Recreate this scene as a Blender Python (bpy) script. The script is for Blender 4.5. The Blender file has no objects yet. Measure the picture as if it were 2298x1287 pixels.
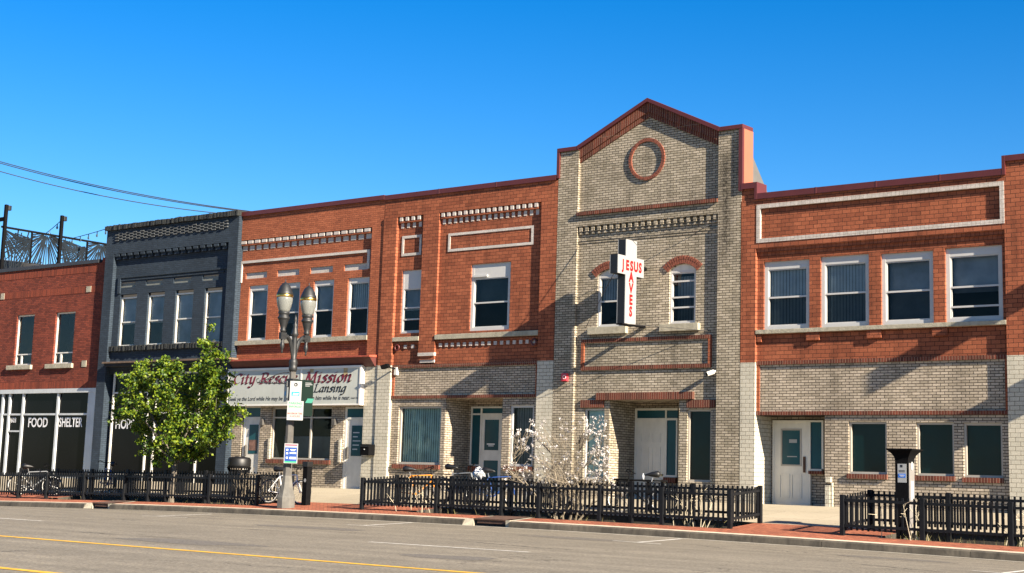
import bpy, bmesh, math, random
from mathutils import Vector, Matrix, noise
rnd = random.Random(7)
S = bpy.context.scene
COL = S.collection
# ------------------------------------------------------------------ camera
W, H, FPX, CY = 2298, 1287, 3461.25, -110
yaw, pitch, roll = -0.66933092, 0.1573428, 0.03094142
CAM = Vector((0, -34.89, 1.1))
_f = Vector((math.sin(yaw)*math.cos(pitch), math.cos(yaw)*math.cos(pitch), math.sin(pitch)))
_r = Vector((math.cos(yaw), -math.sin(yaw), 0)); _u = _r.cross(_f)
R_ = math.cos(roll)*_r + math.sin(roll)*_u
U_ = -math.sin(roll)*_r + math.cos(roll)*_u
cam = bpy.data.cameras.new('camera'); co = bpy.data.objects.new('camera', cam); COL.objects.link(co)
M = Matrix((R_, U_, -_f)).transposed().to_4x4(); M.translation = CAM
co.matrix_world = M
cam.sensor_fit = 'HORIZONTAL'; cam.sensor_width = 36; cam.lens = 36*FPX/W
cam.shift_y = CY/W
cam.clip_start = .1; cam.clip_end = 3000
S.camera = co
# ------------------------------------------------------------------ light
SUN = Vector((4.7, -1.0, 2.35)).normalized()      # towards the sun
elev = math.asin(SUN.z)
w = bpy.data.worlds.new('World'); S.world = w; w.use_nodes = True
nt = w.node_tree; bg = nt.nodes['Background']
sky = nt.nodes.new('ShaderNodeTexSky'); sky.sky_type = 'NISHITA'; sky.sun_disc = False
sky.sun_elevation = elev; sky.sun_rotation = math.atan2(SUN.x, SUN.y)
sky.air_density = 1.0; sky.dust_density = 0.0; sky.ozone_density = 4.0
hs = nt.nodes.new('ShaderNodeHueSaturation'); hs.inputs['Saturation'].default_value = 1.41
hs.inputs['Hue'].default_value = .508
nt.links.new(sky.outputs[0], hs.inputs['Color']); gm_ = nt.nodes.new('ShaderNodeGamma'); gm_.inputs[1].default_value = 1.0; nt.links.new(hs.outputs[0], gm_.inputs[0]); nt.links.new(gm_.outputs[0], bg.inputs[0])
bg.inputs[1].default_value = 0.047
sl = bpy.data.lights.new('sun', 'SUN'); sl.energy = 5.0; sl.angle = math.radians(.5); sl.color = (1, .88, .71)
so = bpy.data.objects.new('sun', sl); COL.objects.link(so); so.location = (0, -20, 40)
so.rotation_euler = SUN.to_track_quat('Z', 'Y').to_euler()
S.view_settings.view_transform = 'Standard'; S.view_settings.look = 'None'
S.view_settings.exposure = 1.85; S.view_settings.gamma = 1
# ------------------------------------------------------------------ photo measurements -> metres
def ray(u, v): return R_*((u-W/2)/FPX) - U_*((v-H/2-CY)/FPX) + _f
def P(u, v, y=0.0):
    d = ray(u, v); return CAM + d*((y-CAM.y)/d.y)
def PX(u, v, x):
    d = ray(u, v); return CAM + d*((x-CAM.x)/d.x)
def X(u, v, y=0.0): return P(u, v, y).x
def Z(u, v, y=0.0): return P(u, v, y).z
# ------------------------------------------------------------------ helpers
class MB:
    def __init__(s): s.v = []; s.f = []; s.sm = False
    def quad(s, *p):
        n = len(s.v); s.v += [tuple(q) for q in p]; s.f.append(tuple(range(n, n+len(p)))); return s
    def box(s, x0, x1, y0, y1, z0, z1, taper=0):
        n = len(s.v); t = taper
        s.v += [(x0,y0,z0),(x1,y0,z0),(x1,y1,z0),(x0,y1,z0),(x0+t,y0+t,z1),(x1-t,y0+t,z1),(x1-t,y1-t,z1),(x0+t,y1-t,z1)]
        for q in ((0,3,2,1),(4,5,6,7),(0,1,5,4),(1,2,6,5),(2,3,7,6),(3,0,4,7)): s.f.append(tuple(n+i for i in q))
        return s
    def obox(s, c, ax, ay, az):           # centre and three half-axis vectors
        n = len(s.v); c = Vector(c); ax, ay, az = Vector(ax), Vector(ay), Vector(az)
        for k in (-1, 1):
            for (i, j) in ((-1,-1),(1,-1),(1,1),(-1,1)): s.v.append(tuple(c+ax*i+ay*j+az*k))
        for q in ((0,3,2,1),(4,5,6,7),(0,1,5,4),(1,2,6,5),(2,3,7,6),(3,0,4,7)): s.f.append(tuple(n+i for i in q))
        return s
    def prism(s, pts, y0, y1):            # polygon in x,z (counter-clockwise seen from -y)
        n = len(s.v); k = len(pts)
        s.v += [(x, y0, z) for x, z in pts] + [(x, y1, z) for x, z in pts]
        s.f.append(tuple(n+i for i in range(k))); s.f.append(tuple(n+k+i for i in reversed(range(k))))
        for i in range(k):
            j = (i+1) % k; s.f.append((n+i, n+k+i, n+k+j, n+j))
        return s
    def ring(s, pts, rads, n=8, cap=True, sq=None):
        pts = [Vector(p) for p in pts]; base = len(s.v); ref = None
        for i, p in enumerate(pts):
            d = (pts[min(i+1, len(pts)-1)] - pts[max(i-1, 0)])
            d = d.normalized() if d.length > 1e-9 else Vector((0, 0, 1))
            if ref is None: ref = Vector((1, 0, 0)) if abs(d.x) < .8 else Vector((0, 1, 0))
            a = (ref - d*ref.dot(d)).normalized(); b = d.cross(a); ref = a
            r = rads[i] if isinstance(rads, (list, tuple)) else rads
            for k in range(n):
                t = 2*math.pi*(k+.5)/n; s.v.append(tuple(p + (a*math.cos(t)+b*math.sin(t))*r))
        for i in range(len(pts)-1):
            for k in range(n):
                q = (k+1) % n; s.f.append((base+i*n+k, base+i*n+q, base+(i+1)*n+q, base+(i+1)*n+k))
        if cap:
            s.f.append(tuple(base+k for k in reversed(range(n))))
            s.f.append(tuple(base+(len(pts)-1)*n+k for k in range(n)))
        return s
    def lathe(s, prof, c, n=16):          # profile of (radius, z)
        return s.ring([(c[0], c[1], c[2]+z) for r, z in prof], [max(r, .001) for r, z in prof], n)
    def loop(s, c, r, tr, axis, n=28, m=6, a0=0, a1=2*math.pi):
        c = Vector(c); ax = Vector(axis).normalized()
        e1 = ax.orthogonal().normalized(); e2 = ax.cross(e1); base = len(s.v); full = a1-a0 > 6.28
        cnt = n if full else n+1
        for i in range(cnt):
            t = a0+(a1-a0)*i/n; d = e1*math.cos(t)+e2*math.sin(t)
            for k in range(m):
                q = 2*math.pi*k/m; s.v.append(tuple(c+d*(r+tr*math.cos(q))+ax*(tr*math.sin(q))))
        for i in range(n):
            j = (i+1) % cnt
            for k in range(m):
                q = (k+1) % m; s.f.append((base+i*m+k, base+j*m+k, base+j*m+q, base+i*m+q))
        return s
    def wall(s, x0, x1, z0, z1, y, holes=(), depth=.1):   # front plane at y with openings and their reveals
        xs = sorted({x0, x1} | {v for h in holes for v in h[:2]}); zs = sorted({z0, z1} | {v for h in holes for v in h[2:4]})
        xs = [v for v in xs if x0 <= v <= x1]; zs = [v for v in zs if z0 <= v <= z1]
        for a, b in zip(xs, xs[1:]):
            for c, d in zip(zs, zs[1:]):
                mx, mz = (a+b)/2, (c+d)/2
                if any(h[0] < mx < h[1] and h[2] < mz < h[3] for h in holes): continue
                s.quad((a,y,c),(b,y,c),(b,y,d),(a,y,d))
        for h in holes:
            a, b, c, d = h[:4]; e = y+(h[4] if len(h) > 4 else depth)
            s.quad((a,y,c),(a,y,d),(a,e,d),(a,e,c)); s.quad((b,y,d),(b,y,c),(b,e,c),(b,e,d))
            s.quad((a,y,d),(b,y,d),(b,e,d),(a,e,d)); s.quad((b,y,c),(a,y,c),(a,e,c),(b,e,c))
        return s
    def build(s, name, mat, parent=None, smooth=False, recalc=True, bevel=0):
        me = bpy.data.meshes.new(name); me.from_pydata(s.v, [], s.f); me.update()
        if recalc or bevel:
            bm = bmesh.new(); bm.from_mesh(me)
            if recalc: bmesh.ops.recalc_face_normals(bm, faces=bm.faces)
            if bevel: bmesh.ops.bevel(bm, geom=list(bm.edges), offset=bevel, segments=2, profile=.6, affect='EDGES')
            bm.to_mesh(me); bm.free()
        if smooth:
            me.polygons.foreach_set('use_smooth', [True]*len(me.polygons))
        me.materials.append(mat)
        o = bpy.data.objects.new(name, me); COL.objects.link(o)
        if parent is not None: attach(o, parent)
        return o
def each(m, name, mat, parent):
    """build every separate piece of m as a part of its own"""
    par = list(range(len(m.v)))
    def find(i):
        while par[i] != i: par[i] = par[par[i]]; i = par[i]
        return i
    for f in m.f:
        for q in f[1:]: par[find(q)] = find(f[0])
    groups = {}
    for f in m.f: groups.setdefault(find(f[0]), []).append(f)
    for fs in groups.values():
        ids = sorted({i for f in fs for i in f}); mp = {i: k for k, i in enumerate(ids)}; q = MB()
        q.v = [m.v[i] for i in ids]; q.f = [tuple(mp[i] for i in f) for f in fs]; q.build(name, mat, parent)
def wm(o):
    m = o.matrix_basis
    return (wm(o.parent) @ o.matrix_parent_inverse @ m) if o.parent else m
def attach(o, p):
    o.parent = p; o.matrix_parent_inverse = wm(p).inverted()
def tag(o, label=None, cat=None, group=None, kind=None):
    if label: o['label'] = label
    if cat: o['category'] = cat
    if group: o['group'] = group
    if kind: o['kind'] = kind
    return o
def thing(name, loc, label, cat, group=None):
    o = bpy.data.objects.new(name, None); COL.objects.link(o); o.location = loc
    o.empty_display_size = .2
    return tag(o, label, cat, group)
def dup(o, parent=None):
    c = o.copy(); COL.objects.link(c)
    if parent is not None: c.parent = parent
    for k in list(o.children): dup(k, c)
    return c
# ------------------------------------------------------------------ materials
def newmat(name):
    m = bpy.data.materials.new(name); m.use_nodes = True
    return m, m.node_tree, m.node_tree.nodes['Principled BSDF']
def nz(nt, scale, detail=3, vec=None, rough=.55):
    n = nt.nodes.new('ShaderNodeTexNoise'); n.inputs['Scale'].default_value = scale; n.inputs['Detail'].default_value = detail
    n.inputs['Roughness'].default_value = rough
    if vec: nt.links.new(vec, n.inputs['Vector'])
    return n
def mrange(nt, src, a, b, c, d):
    n = nt.nodes.new('ShaderNodeMapRange'); nt.links.new(src, n.inputs[0])
    for i, v in enumerate((a, b, c, d)): n.inputs[i+1].default_value = v
    return n.outputs[0]
def mixc(nt, fac, a, b, mode='MIX'):
    n = nt.nodes.new('ShaderNodeMix'); n.data_type = 'RGBA'; n.blend_type = mode
    for s, k in ((fac, 0), (a, 6), (b, 7)):
        if isinstance(s, (int, float)): n.inputs[k].default_value = s
        elif isinstance(s, tuple): n.inputs[k].default_value = (*s, 1) if len(s) == 3 else s
        else: nt.links.new(s, n.inputs[k])
    return n.outputs[2]
def math_(nt, op, a, b=None):
    n = nt.nodes.new('ShaderNodeMath'); n.operation = op
    for i, s in enumerate((a, b)):
        if s is None: continue
        if isinstance(s, (int, float)): n.inputs[i].default_value = s
        else: nt.links.new(s, n.inputs[i])
    return n.outputs[0]
def plain(name, col, rough=.6, var=.12, scale=6, metal=0, bump=0, spec=.5, streak=0):
    m, nt, b = newmat(name)
    g = nt.nodes.new('ShaderNodeNewGeometry'); n = nz(nt, scale, 5, g.outputs['Position'])
    f = mrange(nt, n.outputs[0], .3, .7, 1-var, 1+var)
    if streak:
        mp = nt.nodes.new('ShaderNodeMapping'); mp.inputs['Scale'].default_value = (1, 1, .12)
        nt.links.new(g.outputs['Position'], mp.inputs[0]); n2 = nz(nt, 7, 4, mp.outputs[0])
        f = math_(nt, 'MULTIPLY', f, mrange(nt, n2.outputs[0], .45, .75, 1, 1-streak))
    v = nt.nodes.new('ShaderNodeVectorMath'); v.operation = 'SCALE'; v.inputs[0].default_value = col
    nt.links.new(f, v.inputs['Scale']); nt.links.new(v.outputs[0], b.inputs['Base Color'])
    b.inputs['Roughness'].default_value = rough; b.inputs['Metallic'].default_value = metal
    b.inputs['Specular IOR Level'].default_value = spec
    if bump:
        bn = nt.nodes.new('ShaderNodeBump'); bn.inputs['Strength'].default_value = bump; bn.inputs['Distance'].default_value = .02
        n3 = nz(nt, scale*5, 4, g.outputs['Position']); nt.links.new(n3.outputs[0], bn.inputs['Height']); nt.links.new(bn.outputs[0], b.inputs['Normal'])
    return m
def brick(name, c1, c2, mortar, w, h, ms=.011, stain=.2, odd=None, offset=.5, rough=.9, rot=False, bump=.6, streak_x=None, dirt=0):
    m, nt, b = newmat(name)
    g = nt.nodes.new('ShaderNodeNewGeometry'); sp = nt.nodes.new('ShaderNodeSeparateXYZ'); nt.links.new(g.outputs['Position'], sp.inputs[0])
    u = math_(nt, 'ADD', sp.outputs[0], sp.outputs[1])
    # slight waviness of the courses
    wob = nz(nt, 9, 2, g.outputs['Position'])
    wz = math_(nt, 'ADD', sp.outputs[2], mrange(nt, wob.outputs[0], 0, 1, -.004, .004))
    wu = math_(nt, 'ADD', u, mrange(nt, wob.outputs[0], 0, 1, .006, -.006))
    cb = nt.nodes.new('ShaderNodeCombineXYZ'); nt.links.new(wu, cb.inputs[0]); nt.links.new(wz, cb.inputs[1])
    t = nt.nodes.new('ShaderNodeTexBrick'); nt.links.new(cb.outputs[0], t.inputs['Vector'])
    t.offset = offset; t.inputs['Scale'].default_value = 1
    t.inputs['Color1'].default_value = (*c1, 1); t.inputs['Color2'].default_value = (*c2, 1); t.inputs['Mortar'].default_value = (*mortar, 1)
    t.inputs['Mortar Size'].default_value = ms*.5; t.inputs['Mortar Smooth'].default_value = .15
    t.inputs['Brick Width'].default_value = w; t.inputs['Row Height'].default_value = h
    col = t.outputs['Color']
    n1 = nz(nt, .55, 4, g.outputs['Position']); n2 = nz(nt, 38, 3, g.outputs['Position'])
    f = math_(nt, 'MULTIPLY', mrange(nt, n1.outputs[0], .3, .7, 1-stain, 1+stain*.6), mrange(nt, n2.outputs[0], .25, .75, .78, 1.2))
    if dirt:
        mp = nt.nodes.new('ShaderNodeMapping'); mp.inputs['Scale'].default_value = (1, 1, .16)
        nt.links.new(g.outputs['Position'], mp.inputs[0]); nd = nz(nt, 3.2, 5, mp.outputs[0])
        f = math_(nt, 'MULTIPLY', f, mrange(nt, nd.outputs[0], .52, .75, 1, 1-dirt))
    if streak_x:                                   # a dirty run-off streak with its own place on the wall
        x0, wd, zt, zb = streak_x
        dx = math_(nt, 'ABSOLUTE', math_(nt, 'SUBTRACT', math_(nt, 'ADD', sp.outputs[0], mrange(nt, nz(nt, 2.5, 4, g.outputs['Position']).outputs[0], 0, 1, -.18, .18)), x0))
        a = mrange(nt, dx, 0, wd, 1, 0); zf = math_(nt, 'MULTIPLY', mrange(nt, sp.outputs[2], zb, zb+1.2, 0, 1), mrange(nt, sp.outputs[2], zt, zt+.5, 1, 0))
        nn = mrange(nt, nz(nt, 14, 3, g.outputs['Position']).outputs[0], .35, .6, .35, 1)
        f = math_(nt, 'MULTIPLY', f, math_(nt, 'SUBTRACT', 1, math_(nt, 'MULTIPLY', math_(nt, 'MULTIPLY', math_(nt, 'MULTIPLY', a, zf), nn), .85)))
    v = nt.nodes.new('ShaderNodeVectorMath'); v.operation = 'SCALE'; nt.links.new(col, v.inputs[0]); nt.links.new(f, v.inputs['Scale'])
    out = v.outputs[0]
    nt.links.new(out, b.inputs['Base Color']); b.inputs['Roughness'].default_value = rough; b.inputs['Specular IOR Level'].default_value = .25
    hgt = math_(nt, 'ADD', math_(nt, 'SUBTRACT', 1, t.outputs['Fac']), math_(nt, 'MULTIPLY', n2.outputs[0], .25))
    bn = nt.nodes.new('ShaderNodeBump'); bn.inputs['Strength'].default_value = bump; bn.inputs['Distance'].default_value = .012
    nt.links.new(hgt, bn.inputs['Height']); nt.links.new(bn.outputs[0], b.inputs['Normal'])
    return m
def glass(name, tint=(.55, .6, .6), refl=1.0):
    m, nt, b = newmat(name); nt.nodes.remove(b)
    out = nt.nodes['Material Output']
    tr = nt.nodes.new('ShaderNodeBsdfTransparent'); tr.inputs[0].default_value = (*tint, 1)
    gl = nt.nodes.new('ShaderNodeBsdfGlossy'); gl.inputs['Roughness'].default_value = .015
    fr = nt.nodes.new('ShaderNodeFresnel'); fr.inputs[0].default_value = 1.5
    g = nt.nodes.new('ShaderNodeNewGeometry'); n = nz(nt, 1.3, 2, g.outputs['Position'])
    bn = nt.nodes.new('ShaderNodeBump'); bn.inputs['Strength'].default_value = .12; bn.inputs['Distance'].default_value = .05
    nt.links.new(n.outputs[0], bn.inputs['Height']); nt.links.new(bn.outputs[0], gl.inputs['Normal'])
    mx = nt.nodes.new('ShaderNodeMixShader'); nt.links.new(math_(nt, 'MULTIPLY', fr.outputs[0], refl), mx.inputs[0])
    nt.links.new(tr.outputs[0], mx.inputs[1]); nt.links.new(gl.outputs[0], mx.inputs[2]); nt.links.new(mx.outputs[0], out.inputs[0])
    return m
MAT = {}
MAT['red'] = brick('red_utility_brick', (.325, .100, .047), (.22, .063, .030), (.028, .012, .009), .229, .1025, .012, .20, bump=.7, dirt=.38)
MAT['red_small'] = brick('red_modular_brick', (.355, .110, .052), (.26, .076, .036), (.05, .020, .013), .2032, .0655, .010, .16, dirt=.2)
MAT['tan'] = brick('tan_brick', (.465, .388, .298), (.30, .25, .185), (.044, .036, .028), .2032, .0677, .016, .18, bump=1.0, dirt=.3)
MAT['tan_gable'] = brick('weathered_tan_brick', (.43, .367, .278), (.27, .23, .165), (.040, .034, .026), .2032, .0677, .016, .2, bump=1.0, streak_x=(-20.45, .30, 9.6, 6.4), dirt=.3)
MAT['cream'] = brick('cream_painted_brick', (.50, .46, .37), (.43, .40, .32), (.06, .05, .04), .229, .1025, .010, .12, bump=.6, dirt=.15)
MAT['grey'] = brick('grey_painted_brick', (.032, .047, .066), (.024, .036, .051), (.012, .015, .02), .2032, .0677, .010, .2, bump=.7, dirt=.2)
MAT['old'] = brick('old_red_brick', (.22, .050, .028), (.12, .028, .018), (.045, .020, .014), .2032, .0665, .011, .25, bump=.8, dirt=.35)
MAT['old_soldier'] = brick('old_red_soldier_brick', (.24, .052, .026), (.14, .033, .019), (.06, .03, .02), .0677, .8, .010, .25, offset=0, bump=.8)
MAT['soldier'] = brick('red_brown_soldier_brick', (.16, .044, .026), (.075, .023, .015), (.28, .18, .125), .072, .9, .012, .2, offset=0, bump=1.0)
MAT['header'] = brick('red_header_brick', (.325, .100, .047), (.22, .063, .030), (.028, .012, .009), .112, .1025, .010, .15, offset=0, bump=.7)
MAT['white_brick'] = brick('white_glazed_brick', (.50, .45, .405), (.41, .37, .33), (.18, .15, .13), .106, .105, .008, .10, offset=0, bump=.4)
MAT['white_block'] = plain('white_painted_block', (.44, .385, .345), .75, .12, 14, bump=.2)
MAT['white_bar'] = brick('white_painted_brick', (.50, .455, .41), (.43, .395, .36), (.30, .27, .25), .2032, .0677, .006, .10, bump=.4)
MAT['grey_block'] = plain('pale_grey_block', (.16, .165, .145), .8, .12, 12, bump=.2)
MAT['coping'] = plain('maroon_metal', (.082, .015, .013), .45, .10, 3, spec=.5)
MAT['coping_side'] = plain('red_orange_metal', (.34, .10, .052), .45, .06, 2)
MAT['dark_coping'] = plain('dark_grey_metal', (.03, .028, .03), .5, .15, 4)
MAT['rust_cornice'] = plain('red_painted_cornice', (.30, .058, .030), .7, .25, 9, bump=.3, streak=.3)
MAT['maroon_paint'] = plain('dark_maroon_paint', (.075, .014, .010), .7, .2, 5)  # cornice red darkened to stand for the shade on its underside
MAT['brown_cornice'] = plain('brown_painted_cornice', (.13, .085, .055), .7, .3, 6, bump=.2)
MAT['stone'] = plain('limestone_sill', (.33, .30, .225), .9, .18, 9, bump=.5, streak=.2)
MAT['rough_dark_stone'] = plain('rough_dark_stone', (.015, .017, .016), .85, .6, 16, bump=1.0)
MAT['white'] = plain('white_window_frame', (.45, .44, .42), .4, .04, 4)
MAT['greyframe'] = plain('tan_grey_window_frame', (.36, .33, .28), .5, .06, 4)
MAT['dull_white'] = plain('dull_white_paint', (.58, .56, .50), .6, .08, 5, streak=.12)
MAT['door'] = plain('white_door_paint', (.66, .63, .55), .45, .06, 3, streak=.1)
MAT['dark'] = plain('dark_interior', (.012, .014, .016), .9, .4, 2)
MAT['room'] = plain('dim_room', (.020, .024, .026), .9, .8, 1.2)
MAT['film'] = plain('dark_teal_film', (.010, .058, .072), .3, .25, .8, spec=.25)
MAT['green_blind'] = plain('green_grey_blind', (.50, .70, .64), .7, .25, 3)
MAT['blind'] = plain('pale_vertical_blind', (.40, .45, .48), .7, .12, 3)
MAT['curtain'] = plain('grey_curtain', (.26, .29, .33), .8, .35, 1.5)
MAT['glass'] = glass('window_glass', (.75, .80, .82), .75)
MAT['glass_screened'] = glass('screened_glass', (.30, .34, .36), .35)
MAT['glass_dark'] = glass('shop_glass', (.5, .54, .54), .32)
MAT['black'] = plain('black_metal', (.0055, .0055, .006), .7, .2, 20, spec=.04)
MAT['black_plastic'] = plain('black_plastic', (.004, .004, .0045), .5, .2, 8)
MAT['fence'] = plain('black_fence_paint', (.006, .0065, .008), .5, .25, 12, spec=.2)
MAT['lamp_metal'] = plain('dark_grey_cast_iron', (.012, .013, .014), .5, .3, 10, bump=.15)
MAT['lamp_shaft'] = plain('weathered_grey_cast_iron', (.07, .065, .058), .7, .25, 6, bump=.2, streak=.25)
MAT['lamp_base'] = plain('pale_weathered_cast_iron', (.105, .10, .088), .75, .22, 6, bump=.2, streak=.2)
MAT['brass'] = plain('brass', (.55, .36, .10), .3, .1, 8, metal=1)
MAT['sign_white'] = plain('sign_white', (.30, .305, .30), .5, .04, 3)
MAT['sign_panel'] = plain('sign_panel_grey_green', (.44, .45, .40), .55, .06, 1.5, streak=.06)
MAT['sign_frame'] = plain('sign_frame_white', (.70, .66, .60), .5, .06, 4)
MAT['cross_white'] = plain('cross_white_acrylic', (.25, .25, .25), .35, .02, 2)
MAT['letter_red'] = plain('letter_red', (.22, .004, .005), .45, .03, 2)
MAT['letter_maroon'] = plain('letter_maroon', (.15, .008, .022), .5, .05, 2)
MAT['letter_black'] = plain('letter_black', (.012, .012, .014), .5, .05, 2)
MAT['letter_white'] = plain('letter_white', (.66, .66, .66), .5, .05, 2)
MAT['blue'] = plain('sign_blue', (.012, .05, .22), .5, .05, 2)
MAT['light_blue'] = plain('sign_light_blue', (.02, .24, .52), .5, .05, 2)
MAT['sign_green'] = plain('sign_green', (.03, .30, .13), .5, .05, 2)
MAT['sign_red'] = plain('sign_red', (.6, .10, .08), .5, .05, 2)
MAT['banner'] = plain('banner_dark_green', (.0015, .011, .007), .6, .12, 3, spec=.12)
MAT['teal'] = plain('teal', (.004, .15, .10), .5, .05, 2)
MAT['alarm'] = plain('alarm_red', (.6, .035, .05), .4, .08, 6)
MAT['rusty'] = plain('rusty_plate', (.085, .042, .026), .85, .3, 7, bump=.3)
MAT['concrete'] = plain('concrete', (.48, .42, .32), .9, .14, 1.6, bump=.3)
MAT['pale_concrete'] = plain('pale_concrete', (.36, .32, .24), .9, .16, 4, bump=.4)
MAT['dark_concrete'] = plain('dark_stained_concrete', (.045, .038, .028), .95, .3, 5, bump=.3)  # darker concrete tone for the planter pit walls and rims
MAT['soil'] = plain('mulch_soil', (.028, .022, .016), .95, .5, 9, bump=1)
MAT['roof'] = plain('grey_roof_membrane', (.085, .082, .078), .9, .15, 2)
MAT['wire'] = plain('cable', (.02, .035, .06), .6, .1, 3)
MAT['screen'] = plain('laser_cut_steel', (.009, .013, .018), .7, .35, 1.2, spec=.1)
MAT['bulb'] = plain('bulb_glass', (.10, .16, .2), .15, .05, 3)
MAT['grey_block_dark'] = plain('grey_relief_brick', (.085, .09, .09), .85, .3, 12, bump=.2)
MAT['shop_dark'] = plain('dark_shop_glass', (.004, .0042, .0055), .12, .25, .7, spec=.06)
MAT['banner_dim'] = plain('dim_red_decal', (.25, .04, .02), .5, .3, 6)
MAT['alu'] = plain('grey_white_metal_frame', (.44, .46, .46), .45, .10, 2, streak=.15)
MAT['poster'] = plain('brown_poster', (.16, .085, .06), .6, .5, 5)
MAT['soldier_plain'] = plain('red_brown_arch_brick', (.165, .048, .027), .9, .5, 16, bump=.3)
MAT['mortar_light'] = plain('light_mortar', (.27, .18, .12), .95, .2, 10)
MAT['rust_stain'] = plain('rust_stain', (.36, .27, .14), .8, .3, 12)
MAT['alarm_pale'] = plain('alarm_pale', (.75, .45, .45), .4, .1, 6)
MAT['grey_metal'] = plain('grey_metal_panel', (.17, .16, .15), .5, .1, 5); MAT['blue_mid'] = plain('label_blue', (.03, .14, .5), .5, .05, 3)
MAT['tyre'] = plain('tyre_rubber', (.018, .018, .018), .8, .2, 10); MAT['spoke'] = plain('bicycle_steel', (.42, .42, .42), .35, .1, 8, metal=.8); MAT['rim_white'] = plain('rim_white', (.5, .5, .48), .4, .05, 8); MAT['rim_grey'] = plain('rim_aluminium', (.40, .40, .39), .35, .08, 8, metal=.7)
MAT['white_bag'] = plain('white_plastic_bag', (.42, .43, .44), .5, .08, 7, bump=.3); MAT['orange'] = plain('bicycle_orange', (.75, .26, .02), .35, .06, 6); MAT['bike_blue'] = plain('bicycle_blue', (.02, .06, .22), .35, .06, 6); MAT['bike_grey'] = plain('bicycle_grey', (.16, .17, .18), .35, .06, 6); MAT['bike_white'] = plain('bicycle_white', (.65, .66, .66), .35, .06, 6); MAT['bike_red'] = plain('bicycle_red', (.30, .02, .03), .35, .06, 6)
# ------------------------------------------------------------------ building parts
def slats(x0, x1, z0, z1, y, pitch=.085):
    b = MB(); n = max(3, int((x1-x0)/pitch)); st = (x1-x0)/n
    for i in range(n):
        a = x0+i*st; b.quad((a, y+.007, z0), (a+st*.96, y-.007+rnd.uniform(-.006, .006), z0), (a+st*.96, y-.007+rnd.uniform(-.006, .006), z1), (a, y+.007, z1))
    return b
def window(par, x0, x1, z0, z1, y, rails=(), mulls=(), fw=.055, head=0, fm='white', gm='glass', blind=None, back='room', sash=False, dep=.07):
    f = MB(); zt = z1-head
    f.box(x0, x0+fw, y, y+dep, z0, z1); f.box(x1-fw, x1, y, y+dep, z0, z1)
    f.box(x0+fw, x1-fw, y, y+dep, z0, z0+fw); f.box(x0+fw, x1-fw, y+.004, y+dep, zt-fw, z1)
    for r in rails:
        zz = z0+(zt-z0)*r; f.box(x0+fw, x1-fw, y+.008, y+dep, zz-.022, zz+.022)
    for q in mulls:
        xx = x0+(x1-x0)*q; f.box(xx-.03, xx+.03, y+.003, y+dep, z0+fw, zt-fw)
    if sash:
        s = .03
        for a, c in ((x0+fw, x0+fw+s), (x1-fw-s, x1-fw)): f.box(a, c, y+.022, y+dep, z0+fw, zt-fw)
        f.box(x0+fw+s, x1-fw-s, y+.022, y+dep, z0+fw, z0+fw+s); f.box(x0+fw+s, x1-fw-s, y+.022, y+dep, zt-fw-s, zt-fw)
    o = f.build('window', MAT[fm], par)
    zs_ = z0+(zt-z0)*rails[0] if sash and rails else z0+fw
    if sash and rails: MB().quad((x0+fw, y+.053, z0+fw), (x1-fw, y+.053, z0+fw), (x1-fw, y+.053, zs_), (x0+fw, y+.053, zs_)).build('pane', MAT['glass_screened'], o, recalc=False)
    MB().quad((x0+fw, y+.05, zs_), (x1-fw, y+.05, zs_), (x1-fw, y+.05, zt-fw), (x0+fw, y+.05, zt-fw)).build('pane', MAT[gm], o, recalc=False)
    i0, i1, k0, k1, d = x0+.01, x1-.01, z0+.01, zt-.01, y+.55
    MB().quad((i0, d, k0), (i1, d, k0), (i1, d, k1), (i0, d, k1)).quad((i0, y+.071, k0), (i0, d, k0), (i0, d, k1), (i0, y+.071, k1)).quad((i1, y+.071, k1), (i1, d, k1), (i1, d, k0), (i1, y+.071, k0)) \
        .quad((i0, y+.071, k1), (i0, d, k1), (i1, d, k1), (i1, y+.071, k1)).quad((i1, y+.071, k0), (i1, d, k0), (i0, d, k0), (i0, y+.071, k0)).build('room', MAT[back], o, recalc=False)
    if blind:
        kind, a, bb, mat, yo = blind
        za, zb = z0+fw+(zt-z0-2*fw)*a, z0+fw+(zt-z0-2*fw)*bb
        if kind == 'v': slats(x0+fw, x1-fw, za, zb, y+yo).build('blind', MAT[mat], o, recalc=False)
        else: MB().quad((x0+fw, y+yo, za), (x1-fw, y+yo, za), (x1-fw, y+yo, zb), (x0+fw, y+yo, zb)).build('blind', MAT[mat], o, recalc=False)
    return o
def sill(par, x0, x1, z0, z1, y0, y1, mat='stone', name='sill'):
    return MB().box(x0, x1, y0, y1, z0, z1).build(name, MAT[mat], par, bevel=.008)
def panel_door(par, x0, x1, z0, z1, y, panels, mat='door'):
    b = MB().box(x0, x1, y, y+.045, z0, z1)
    for (a, c, d, e) in panels:
        pa, pc, pd, pe = x0+(x1-x0)*a, x0+(x1-x0)*c, z0+(z1-z0)*d, z0+(z1-z0)*e
        t = .018
        b.box(pa, pc, y-.016, y, pd, pd+t); b.box(pa, pc, y-.016, y, pe-t, pe); b.box(pa, pa+t, y-.016, y, pd+t, pe-t); b.box(pc-t, pc, y-.016, y, pd+t, pe-t)
        b.box(pa+.05, pc-.05, y-.008, y, pd+.05, pe-.05, .004)
    return b.build('door', MAT[mat], par)
_font = None
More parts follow.
